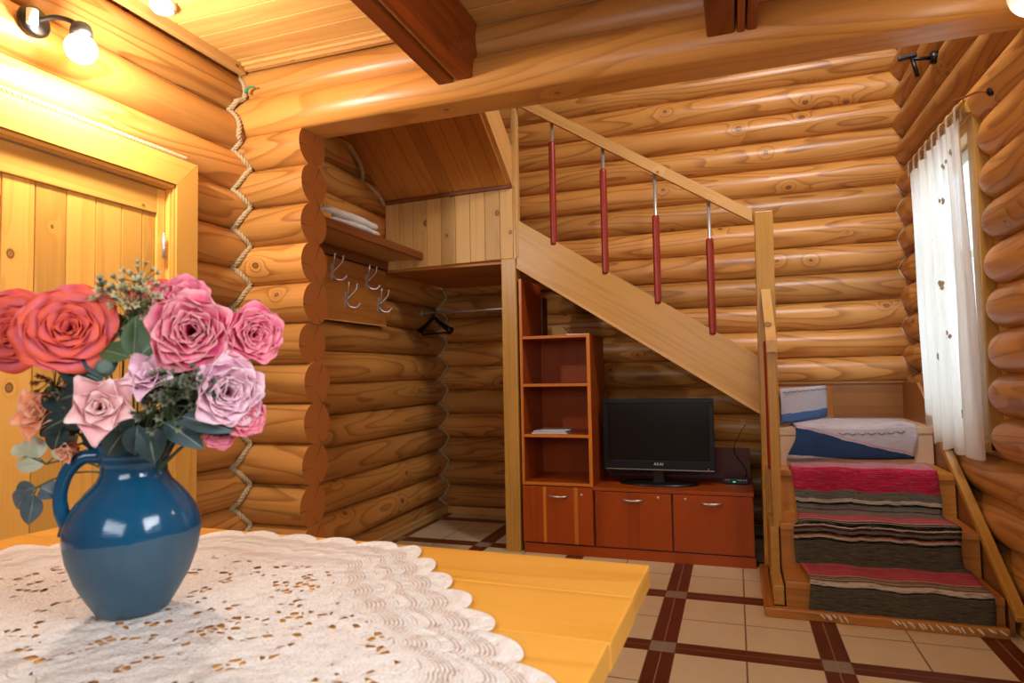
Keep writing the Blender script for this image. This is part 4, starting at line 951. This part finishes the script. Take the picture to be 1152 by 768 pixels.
net = N.math('LESS_THAN', vb.outputs['Distance'], 0.085)
vs = N.n('ShaderNodeTexVoronoi', feature='DISTANCE_TO_EDGE'); vs.inputs['Scale'].default_value = 62; N.l(tc, vs.inputs['Vector'])
vr = N.n('ShaderNodeTexVoronoi', feature='F1'); vr.inputs['Scale'].default_value = 62; N.l(tc, vr.inputs['Vector']); srr = N.n('ShaderNodeSeparateColor'); N.l(vr.outputs['Color'], srr.inputs[0])
hole_i = N.math('MULTIPLY', N.math('MULTIPLY', N.math('GREATER_THAN', vs.outputs['Distance'], 0.13), net), N.math('GREATER_THAN', srr.outputs[0], 0.62))
vt = N.n('ShaderNodeTexVoronoi', feature='DISTANCE_TO_EDGE'); vt.inputs['Scale'].default_value = 150; N.l(tc, vt.inputs['Vector'])
hole_s = N.math('MULTIPLY', N.math('GREATER_THAN', vt.outputs['Distance'], 0.22), 0.16)
inner = N.math('GREATER_THAN', D_, 0.205); hole_i = N.math('MULTIPLY', N.math('MAXIMUM', hole_i, hole_s), inner)
hole = N.math('MAXIMUM', hole_b, hole_i)
cn = N.noise(tc, 200, 3); N.l(N.mix(cn, srgb('#F4ECE2'), srgb('#DDD2C6')), N.b.inputs['Base Color']); N.b.inputs['Roughness'].default_value = 0.9
fl = N.n('ShaderNodeTexVoronoi', feature='SMOOTH_F1'); fl.inputs['Scale'].default_value = 34; N.l(tc, fl.inputs['Vector'])
N.bump(N.math('ADD', N.math('MULTIPLY', cn, 0.5), N.math('ADD', fl.outputs['Distance'], N.math('MULTIPLY', N.math('SUBTRACT', 1.0, hole), 0.5))), 1.0, 0.010)
tp = N.n('ShaderNodeBsdfTransparent'); ms = N.n('ShaderNodeMixShader'); N.l(hole, ms.inputs[0]); N.l(N.b.outputs[0], ms.inputs[1]); N.l(tp.outputs[0], ms.inputs[2]); N.l(ms.outputs[0], N.out.inputs[0])
mb = MB(); NR = 40
def cloth(u, v):
    i = int(round(u * NTH)); R0 = rads[i]; ph = per[i] / per[-1] * nsc
    Rm = R0 + (0.030 * abs(math.sin(PI * ph)) ** 0.6 - 0.012)
    th = 2 * PI * i / NTH; r = Rm * v; x = CC.x + r * math.cos(th); y = CC.y + r * math.sin(th)
    z = 0.7535 + 0.0022 * noise.noise(Vector((x * 9, y * 9, 0))) + 0.001 * noise.noise(Vector((x * 40, y * 40, 3))) + (0.004 * abs(math.sin(PI * ph)) if v > 0.96 else 0)
    return Vector((x, y, max(z, 0.7515)))
mb.grid(cloth, NTH, NR, uvf=lambda u, v: (per[int(round(u * NTH))], (1 - v) * rads[int(round(u * NTH))]))
o = mb.build('tablecloth', N.m); tag(o, 'white crocheted lace cloth with scalloped edge spread on the table', 'tablecloth')

# ------------------------------------------------------------------ jug
VC = Vector((-0.672, -1.952, 0.757))
N = NT('blue_glazed_ceramic'); tc = N.n('ShaderNodeTexCoord').outputs['Object']; sp = N.n('ShaderNodeSeparateXYZ'); N.l(tc, sp.inputs[0])
n1 = N.noise(tc, 14, 4, 0.6); n2 = N.noise(N.mapping(tc, (3, 3, 60)), 1, 3)
up = N.mix(n1, srgb('#0A3A56'), srgb('#15506F')); lowc = N.mix(n1, srgb('#18405A'), srgb('#405A66'))
zl = N.math('ADD', sp.outputs[2], N.math('MULTIPLY_ADD', n1, 0.02, N.math('MULTIPLY', sp.outputs[0], -0.10)))
f = N.math('LESS_THAN', zl, 0.757 + 0.128 + 0.065 + 0.01)
N.l(N.mix(f, up, lowc), N.b.inputs['Base Color']); N.b.inputs['Roughness'].default_value = 0.16; N.l(N.math('MULTIPLY_ADD', f, 0.3, 0.12), N.b.inputs['Roughness'])
N.bump(n2, 0.25, 0.003); M_JUG = N.m
t = thing('jug', 'blue glazed round ceramic jug holding the artificial flowers', 'jug', VC)
pr = [(0.0, 0.004), (0.048, 0.0), (0.056, 0.003), (0.060, 0.010), (0.072, 0.030), (0.088, 0.060), (0.100, 0.095), (0.1055, 0.128), (0.105, 0.148), (0.098, 0.170), (0.086, 0.190), (0.071, 0.208), (0.058, 0.222), (0.0525, 0.234), (0.0515, 0.246), (0.054, 0.252), (0.0555, 0.255), (0.0535, 0.259), (0.057, 0.265), (0.0585, 0.268), (0.0565, 0.272), (0.060, 0.279), (0.061, 0.285), (0.059, 0.289), (0.056, 0.289), (0.052, 0.280), (0.047, 0.255), (0.046, 0.240), (0.052, 0.222), (0.0, 0.205)]
mb = MB(); mb.lathe(pr, VC, 64); mb.build('jug_body', M_JUG, t)
hd = (-RV * 0.95 - FV * 0.35); hd.z = 0; hd.normalize()
P_ = lambda a, z: VC + hd * a + Vector((0, 0, z))
mb = MB(); mb.tube(smooth_path([P_(0.050, 0.266), P_(0.078, 0.264), P_(0.099, 0.242), P_(0.109, 0.208), P_(0.107, 0.175), P_(0.098, 0.150), P_(0.100, 0.134)], 6), lambda i, t: 0.0105 + 0.003 * abs(2 * t - 1), 16); mb.build('handle', M_JUG, t)

# ------------------------------------------------------------------ flowers
def petal_mat(name, tip, base, edge=None, rough=0.55):
    N = NT(name); uv = N.n('ShaderNodeUVMap').outputs[0]; sp = N.n('ShaderNodeSeparateXYZ'); N.l(uv, sp.inputs[0])
    n1 = N.noise(N.mapping(uv, (3, 2, 1)), 1, 3); v = N.math('ADD', sp.outputs[1], N.math('MULTIPLY', N.math('SUBTRACT', n1, 0.5), 0.5))
    vein = N.noise(N.mapping(uv, (30, 1.5, 1)), 1, 2)
    tone = N.n('ShaderNodeAttribute', attribute_name='tone').outputs['Fac']
    c = N.ramp(v, [(0.15, srgb(base)), (0.75, srgb(tip)), (0.97, srgb(edge or tip))])
    c = N.mix(N.math('MULTIPLY', tone, 0.28), c, srgb(base)); c = N.mix(N.math('MULTIPLY', vein, 0.2), c, srgb(base))
    N.l(c, N.b.inputs['Base Color']); N.b.inputs['Roughness'].default_value = rough; N.b.inputs['Specular IOR Level'].default_value = 0.25
    N.b.inputs['Subsurface Weight'].default_value = 0.0
    tr = N.n('ShaderNodeBsdfTranslucent'); N.l(c, tr.inputs[0]); ms = N.n('ShaderNodeMixShader'); ms.inputs[0].default_value = 0.32
    N.l(N.b.outputs[0], ms.inputs[1]); N.l(tr.outputs[0], ms.inputs[2]); N.l(ms.outputs[0], N.out.inputs[0]); return N.m
def leaf_mat(name, a, b):
    N = NT(name); uv = N.n('ShaderNodeUVMap').outputs[0]; sp = N.n('ShaderNodeSeparateXYZ'); N.l(uv, sp.inputs[0])
    rib = N.math('LESS_THAN', N.math('ABSOLUTE', N.math('SUBTRACT', sp.outputs[0], 0.5)), 0.03); nz = N.noise(N.mapping(uv, (4, 3, 1)), 1, 3)
    c = N.mix(nz, srgb(a), srgb(b)); c = N.mix(N.math('MULTIPLY', rib, 0.4), c, srgb('#9AA890')); N.l(c, N.b.inputs['Base Color']); N.b.inputs['Roughness'].default_value = 0.5; return N.m
M_STEM = plain('green_wire_stem', '#4A5A34', 0.6)
M_SEPAL = leaf_mat('sepal_green', '#4A6038', '#34502E')
def petal(mb, O, R, az, tilt, Lp, Wp, cup, curl, point_=0.0, r0=0.0, ruffle=0.0, lift=0.0):
    """petal rooted at O (+r0 out), R: 3x3 frame with z = flower axis"""
    s = random.uniform(0, 10)
    def fn(u, v):
        x = (u - 0.5) * 2
        wshape = math.sin(PI * min(1, 0.16 + 0.62 * v)) ** 0.8 if v < 0.999 else 0.62
        if point_: wshape *= (1 - point_ * max(0, v - 0.45) ** 1.2 * 1.9)
        vv = v * (1 - 0.18 * (1 - point_ * 0.3) * x * x * v)
        wdt = Wp * max(0.06, wshape) * x * 0.5
        # profile along the petal: angle from the axis grows with curl near the tip
        n = 8; rr = 0; zz = 0
        for k in range(n):
            tt = (k + 0.5) / n * vv; a = tilt * (0.35 + 0.75 * tt) + curl * max(0, tt - 0.6) ** 1.5 * 5
            rr += math.sin(a) * Lp * vv / n; zz += math.cos(a) * Lp * vv / n
        a_end = tilt * (0.35 + 0.75 * vv) + curl * max(0, vv - 0.6) ** 1.5 * 5
        inn = cup * x * x * Wp * 0.5
        rad = r0 + rr - inn * math.cos(a_end); z = zz + inn * math.sin(a_end) * 0.8 + lift
        z += ruffle * math.sin(x * 7 + s) * v * v; rad += ruffle * math.cos(x * 5 + s) * v * v
        px_ = rad * math.cos(az) - wdt * math.sin(az); py_ = rad * math.sin(az) + wdt * math.cos(az)
        return O + R @ Vector((px_, py_, z))
    mb.grid(fn, 8, 9, tone=random.random())
def frame(ax): return Vector(ax).normalized().to_track_quat('Z', 'Y').to_matrix()
MOUTH = VC + Vector((0, 0, 0.27))
def stem_to(c, ax, parent, r=0.0022):
    c = Vector(c); ax = Vector(ax).normalized(); side = (c - MOUTH); side.z = 0
    root = MOUTH + side.normalized() * min(0.035, side.length * 0.4) + Vector((0, 0, -0.05))
    mid = root.lerp(c, 0.5) + Vector((0, 0, 0.02)) - side * 0.12
    pts = bez(root, mid, c - ax * 0.02, 12); pts.append(c)
    mb = MB(); mb.tube(pts, r, 7); return mb.build('stem', M_STEM, parent)
def rose(label, c, R_, ax, mat, style='rose', group='artificial roses in the blue jug', name='artificial_rose'):
    c = Vector(c); F = frame(ax); t = thing(name, label, 'flower', c, group)
    O = c - F @ Vector((0, 0, R_ * 0.55)); mb = MB()
    if style == 'rose':
        ga = 2.39996; n = 26
        for i in range(n):
            q = i / (n - 1); tilt = 0.10 + 1.15 * q ** 1.15; L = R_ * (0.62 + 0.46 * q); W = R_ * (0.42 + 0.95 * q)
            petal(mb, O, F, i * ga + random.uniform(-.15, .15), tilt, L, W, 0.42 - 0.18 * q, 0.25 + 0.55 * q, 0.0, 0.02 * R_ + 0.05 * R_ * q, 0.015 * R_, lift=R_ * (0.12 - 0.12 * q))
    elif style == 'peony':
        ga = 2.39996; n = 34
        for i in range(n):
            q = i / (n - 1); tilt = 0.12 + 1.25 * q; L = R_ * (0.70 + 0.36 * q); W = R_ * (0.45 + 0.55 * q)
            petal(mb, O, F, i * ga + random.uniform(-.4, .4), tilt + random.uniform(-.1, .1), L, W * 1.15, 0.45, 0.05, 0.04, 0.05 * R_, 0.03 * R_)
    elif style == 'pointed':
        ga = 2.39996; n = 17
        for i in range(n):
            q = i / (n - 1); tilt = 0.10 + 1.30 * q ** 1.1; L = R_ * (0.55 + 0.60 * q); W = R_ * (0.40 + 0.62 * q)
            petal(mb, O, F, i * ga + random.uniform(-.1, .1), tilt, L, W, 0.30, 0.35, 0.75 * q, 0.03 * R_, 0.01 * R_)
    elif style == 'bud':
        for i in range(12):
            q = i / 11; petal(mb, O, F, i * 2.4, 0.08 + 0.6 * q, R_ * (0.9 + 0.3 * q), R_ * (0.5 + 0.5 * q), 0.4, 0.2, 0.5, 0.02 * R_, 0.01 * R_)
    o = mb.build('blossom', mat, t); sb = o.modifiers.new('s', 'SOLIDIFY'); sb.thickness = 0.0007
    mb = MB()
    for k in range(5): petal(mb, O + F @ Vector((0, 0, -R_ * 0.03)), F, k * 1.2566, 1.5, R_ * 0.45, R_ * 0.22, 0.1, 0.2, 0.9)
    mb.build('sepal', M_SEPAL, t); stem_to(O, F @ Vector((0, 0, 1)), t)
    return t
random.seed(21)
CORAL = petal_mat('coral_petals', '#F48894', '#CC2440', '#FF7850'); MAG = petal_mat('magenta_petals', '#F8749C', '#C41058', '#FFC0C0'); PINK = petal_mat('pink_petals', '#FA88A4', '#E23C74', '#FFB4BC')
PALE = petal_mat('pale_pink_petals', '#FBD2CC', '#E08898', '#FFE6DC'); LILAC = petal_mat('lilac_pink_petals', '#F8CCDC', '#DC88B0', '#FFE8EA'); PEACH = petal_mat('peach_petals', '#FFBC90', '#F08850', '#FFD8B4')
tocam = lambda p: (CP - Vector(p)).normalized()
def towards(p, dx, dz): v = tocam(p) + RV * dx + Vector((0, 0, dz)); return v
for lab, p, R_, mat, style, dx, dz in (
    ('large open coral rose with curled petals, at the left of the bouquet', (-0.687, -2.060, 1.235), 0.090, CORAL, 'rose', -0.15, 0.25),
    ('coral rose cut by the left edge of the photo', (-0.840, -2.045, 1.238), 0.088, CORAL, 'rose', -0.45, 0.2),
    ('coral blossom half hidden at the top of the bouquet', (-0.680, -1.900, 1.295), 0.058, CORAL, 'rose', 0, 0.6),
    ('pink blossom peeking out at the top behind the magenta rose', (-0.590, -1.925, 1.290), 0.060, PINK, 'peony', 0.2, 0.5),
    ('large ruffled magenta rose at the right top of the bouquet', (-0.497, -2.002, 1.228), 0.081, MAG, 'peony', -0.1, 0.1),
    ('round bright pink rose at the far right of the bouquet', (-0.434, -1.930, 1.224), 0.063, PINK, 'peony', 0.45, 0.05),
    ('pale pink rose with pointed petals, low in the front of the bouquet', (-0.586, -2.088, 1.112), 0.067, PALE, 'pointed', -0.05, 0.1),
    ('small pale lilac rose facing up in the middle of the bouquet', (-0.551, -2.036, 1.160), 0.055, LILAC, 'pointed', -0.35, 0.55),
    ('pale lilac peony below the magenta rose on the right', (-0.452, -1.968, 1.130), 0.073, LILAC, 'peony', 0.35, -0.05),
    ('small bright pink blossom tucked under the lilac peony at the lower right', (-0.440, -1.940, 1.085), 0.040, PINK, 'peony', 0.5, -0.3),
    ('small pink blossom drooping low at the right over the jug', (-0.480, -1.955, 1.058), 0.032, PINK, 'peony', 0.3, -0.4),
    ('peach blossom low on the left of the bouquet', (-0.785, -2.045, 1.100), 0.056, PEACH, 'pointed', -0.6, 0.1),
    ('small peach blossom hanging beside the jug handle', (-0.740, -2.020, 1.035), 0.034, PEACH, 'bud', -0.5, -0.3)):
    rose(lab, p, R_, towards(p, dx, dz), mat, style)
def leaf(mb, base, d, nrm, L, W, fold=0.15, droop=0.3):
    d = Vector(d).normalized(); nrm = Vector(nrm); s = d.cross(nrm).normalized(); nrm = s.cross(d)
    def fn(u, v):
        x = (u - 0.5) * 2; w_ = W * 0.5 * math.sin(PI * v ** 0.8) ** 0.8 * x
        return Vector(base) + d * L * v + s * w_ + nrm * (abs(x) * fold * W * math.sin(PI * v) - droop * L * v * v)
    mb.grid(fn, 6, 10)
def sprig(name, label, tip, leaves, mat, group, r=0.0018, stemmat=None):
    """leaves: list of (base, dir, L, W)"""
    t = thing(name, label, 'foliage', tip, group); tip = Vector(tip); side = tip - MOUTH; side.z = 0
    root = MOUTH + side.normalized() * 0.03 + Vector((0, 0, -0.04))
    mb = MB(); mb.tube(bez(root, root.lerp(tip, 0.5) + Vector((0, 0, 0.03)), tip, 12), r, 6)
    for b, d, L, W in leaves: mb.tube([tip.lerp(Vector(b), 0.0), Vector(b)], r * 0.7, 5)
    mb.build('stem', stemmat or M_STEM, t)
    for b, d, L, W in leaves:
        mb = MB(); leaf(mb, b, d, tocam(b) + Vector((random.uniform(-.3, .3), 0, random.uniform(0, .4))), L, W); mb.build('leaf', mat, t)
DARKL = leaf_mat('dark_teal_leaf', '#1E3A38', '#12282A'); MIDL = leaf_mat('mid_green_leaf', '#4E6A40', '#36522F'); PALEL = leaf_mat('pale_sage_leaf', '#C8CDB0', '#A4AC8C'); GREYL = leaf_mat('grey_blue_leaf', '#4C5C60', '#3A484C')
def wp(px, py, k): # measured spot in the bouquet
    return CP + (FV + RV * ((px - 576) / 729.4) - UV_ * ((py - 384) / 729.4)) * k
gl = 'leafy sprays in the blue jug'
def dirs(a): return RV * math.cos(math.radians(a)) + Vector((0, 0, 1)) * math.sin(math.radians(a))
sprig('leaf_spray', 'dark green leaves between the coral rose and the pale pointed rose', wp(118, 430, 1.05), [(wp(120, 425, 1.05), dirs(110), 0.075, 0.05), (wp(115, 430, 1.04), dirs(150), 0.085, 0.055), (wp(112, 440, 1.045), dirs(185), 0.085, 0.05), (wp(105, 455, 1.05), dirs(215), 0.07, 0.045)], DARKL, gl)
sprig('leaf_spray', 'mid green leaves in the centre top of the bouquet', wp(150, 405, 1.05), [(wp(150, 400, 1.04), dirs(85), 0.065, 0.04), (wp(155, 402, 1.045), dirs(45), 0.06, 0.04), (wp(146, 402, 1.04), dirs(160), 0.06, 0.04), (wp(165, 400, 1.05), dirs(15), 0.05, 0.035)], MIDL, gl)
sprig('leaf_spray', 'dark leaves low on the left below the coral roses', wp(80, 470, 1.08), [(wp(78, 470, 1.07), dirs(200), 0.07, 0.04), (wp(70, 478, 1.07), dirs(250), 0.05, 0.035), (wp(75, 462, 1.08), dirs(130), 0.06, 0.045)], DARKL, gl)
sprig('leaf_spray', 'dark leaves hanging over the rim of the jug in front', wp(165, 485, 1.04), [(wp(165, 480, 1.03), dirs(285), 0.06, 0.045), (wp(185, 475, 1.03), dirs(330), 0.07, 0.04), (wp(140, 485, 1.03), dirs(230), 0.055, 0.04), (wp(205, 468, 1.03), dirs(345), 0.08, 0.035), (wp(155, 478, 1.02), dirs(265), 0.05, 0.04)], DARKL, gl)
sprig('leaf_spray', 'dark leaves behind the lilac peony and magenta rose', wp(195, 430, 1.07), [(wp(190, 428, 1.06), dirs(20), 0.07, 0.05), (wp(190, 420, 1.06), dirs(60), 0.07, 0.045), (wp(195, 440, 1.06), dirs(-30), 0.07, 0.045), (wp(180, 430, 1.06), dirs(170), 0.06, 0.04)], DARKL, gl)
sprig('eucalyptus_spray', 'pale sage leaves sticking out low at the left', wp(52, 522, 1.09), [(wp(50, 522, 1.09), dirs(178), 0.062, 0.030), (wp(44, 515, 1.09), dirs(115), 0.045, 0.034), (wp(60, 515, 1.09), dirs(45), 0.05, 0.03), (wp(30, 512, 1.09), dirs(135), 0.03, 0.03)], PALEL, gl)
sprig('eucalyptus_spray', 'grey blue leaves drooping lowest at the left beside the jug', wp(42, 548, 1.09), [(wp(40, 548, 1.09), dirs(195), 0.045, 0.032), (wp(38, 556, 1.09), dirs(262), 0.055, 0.032), (wp(46, 548, 1.09), dirs(-25), 0.03, 0.035), (wp(34, 552, 1.09), dirs(225), 0.045, 0.035)], GREYL, gl)
sprig('leaf_spray', 'dark leaves in the shade behind the pale pointed rose', wp(110, 460, 1.12), [(wp(100, 465, 1.11), dirs(200), 0.07, 0.06), (wp(105, 450, 1.11), dirs(140), 0.07, 0.05), (wp(120, 470, 1.10), dirs(250), 0.07, 0.055), (wp(130, 470, 1.10), dirs(290), 0.06, 0.05)], DARKL, gl)
sprig('leaf_spray', 'dark leaves spreading behind the middle of the jug mouth', wp(170, 460, 1.13), [(wp(160, 462, 1.12), dirs(250), 0.07, 0.06), (wp(175, 460, 1.12), dirs(290), 0.08, 0.06), (wp(185, 455, 1.12), dirs(330), 0.08, 0.055), (wp(170, 445, 1.12), dirs(90), 0.07, 0.055), (wp(190, 440, 1.12), dirs(10), 0.07, 0.05)], DARKL, gl)
sprig('leaf_spray', 'green leaves showing between the coral rose and the cream florets', wp(140, 375, 1.12), [(wp(135, 380, 1.11), dirs(120), 0.06, 0.05), (wp(145, 385, 1.11), dirs(60), 0.07, 0.05), (wp(130, 395, 1.11), dirs(190), 0.06, 0.05), (wp(165, 390, 1.11), dirs(30), 0.06, 0.05)], MIDL, gl)
sprig('leaf_spray', 'narrow dark leaves pointing right over the jug shoulder', wp(215, 470, 1.06), [(wp(205, 470, 1.05), dirs(-15), 0.075, 0.034), (wp(200, 478, 1.05), dirs(-40), 0.05, 0.03), (wp(210, 465, 1.06), dirs(15), 0.06, 0.03)], DARKL, gl)
def filler(label, c, n, spread, mat, size, group='small filler flowers in the blue jug', upb=0.6, name='filler_spray'):
    c = Vector(c); t = thing(name, label, 'foliage', c, group); side = c - MOUTH; side.z = 0; root = MOUTH + side.normalized() * 0.02 + Vector((0, 0, -0.03))
    mb = MB(); mb.tube(bez(root, root.lerp(c, 0.5), c - Vector((0, 0, spread * 0.5)), 8), 0.0016, 6); heads = []
    for i in range(n):
        v = Vector((random.gauss(0, 1), random.gauss(0, 1), random.gauss(0, 1) + upb)).normalized() * spread * random.uniform(0.45, 1)
        p = c + v; mb.tube([c - Vector((0, 0, spread * 0.5)), c + v * 0.4, p], 0.0007, 4); heads.append((p, v))
    mb.build('stem', M_STEM, t); mb = MB()
    for p, v in heads:
        F = frame(v + tocam(p) * spread * 0.6)
        for k in range(5): petal(mb, p, F, k * 1.2566 + random.random(), 0.9, size, size * 0.55, 0.1, 0.2, 0.8)
    mb.build('floret', mat, t)
CREAMF = petal_mat('cream_florets', '#DCD2A8', '#A8A074'); OLIVEF = petal_mat('olive_grey_florets', '#8A8C74', '#4E5444'); SAGEF = petal_mat('sage_florets', '#A8B4A0', '#6C7C70'); RUSTF = petal_mat('rusty_florets', '#A86A30', '#6E4420')
filler('cream tiny star flowers rising at the top centre of the bouquet', wp(150, 345, 1.08), 46, 0.055, CREAMF, 0.014)
filler('cream and sage sprig at the very top left of the bouquet', wp(115, 335, 1.09), 22, 0.035, SAGEF, 0.013)
filler('cream sprig topmost at the centre of the bouquet', wp(158, 318, 1.10), 18, 0.035, CREAMF, 0.011)
filler('olive grey sprig between the pale roses above the jug rim', wp(190, 455, 1.03), 60, 0.05, OLIVEF, 0.014)
filler('olive grey sprig at the lower right beside the lilac peony', wp(215, 440, 1.02), 36, 0.036, OLIVEF, 0.012)
filler('olive sprig in the gap between the magenta rose and the jug rim', wp(175, 440, 1.10), 40, 0.045, OLIVEF, 0.014)
filler('sage sprig beside the left edge of the magenta rose', wp(170, 360, 1.12), 34, 0.045, CREAMF, 0.013)
filler('rusty small sprig under the large coral rose', wp(62, 425, 1.08), 26, 0.035, RUSTF, 0.010, upb=-0.3)
t = thing('seed_pod', 'small round beige pod in the middle of the bouquet', 'flower', wp(117, 415, 1.00))
c = wp(117, 413, 1.00); mb = MB(); mb.lathe([(0.0, -0.012), (0.008, -0.010), (0.0125, -0.002), (0.012, 0.005), (0.008, 0.010), (0.003, 0.0085), (0, 0.009)], c, 16, axis=tocam(c)); mb.build('pod', SAGEF, t); stem_to(c, tocam(c), t)
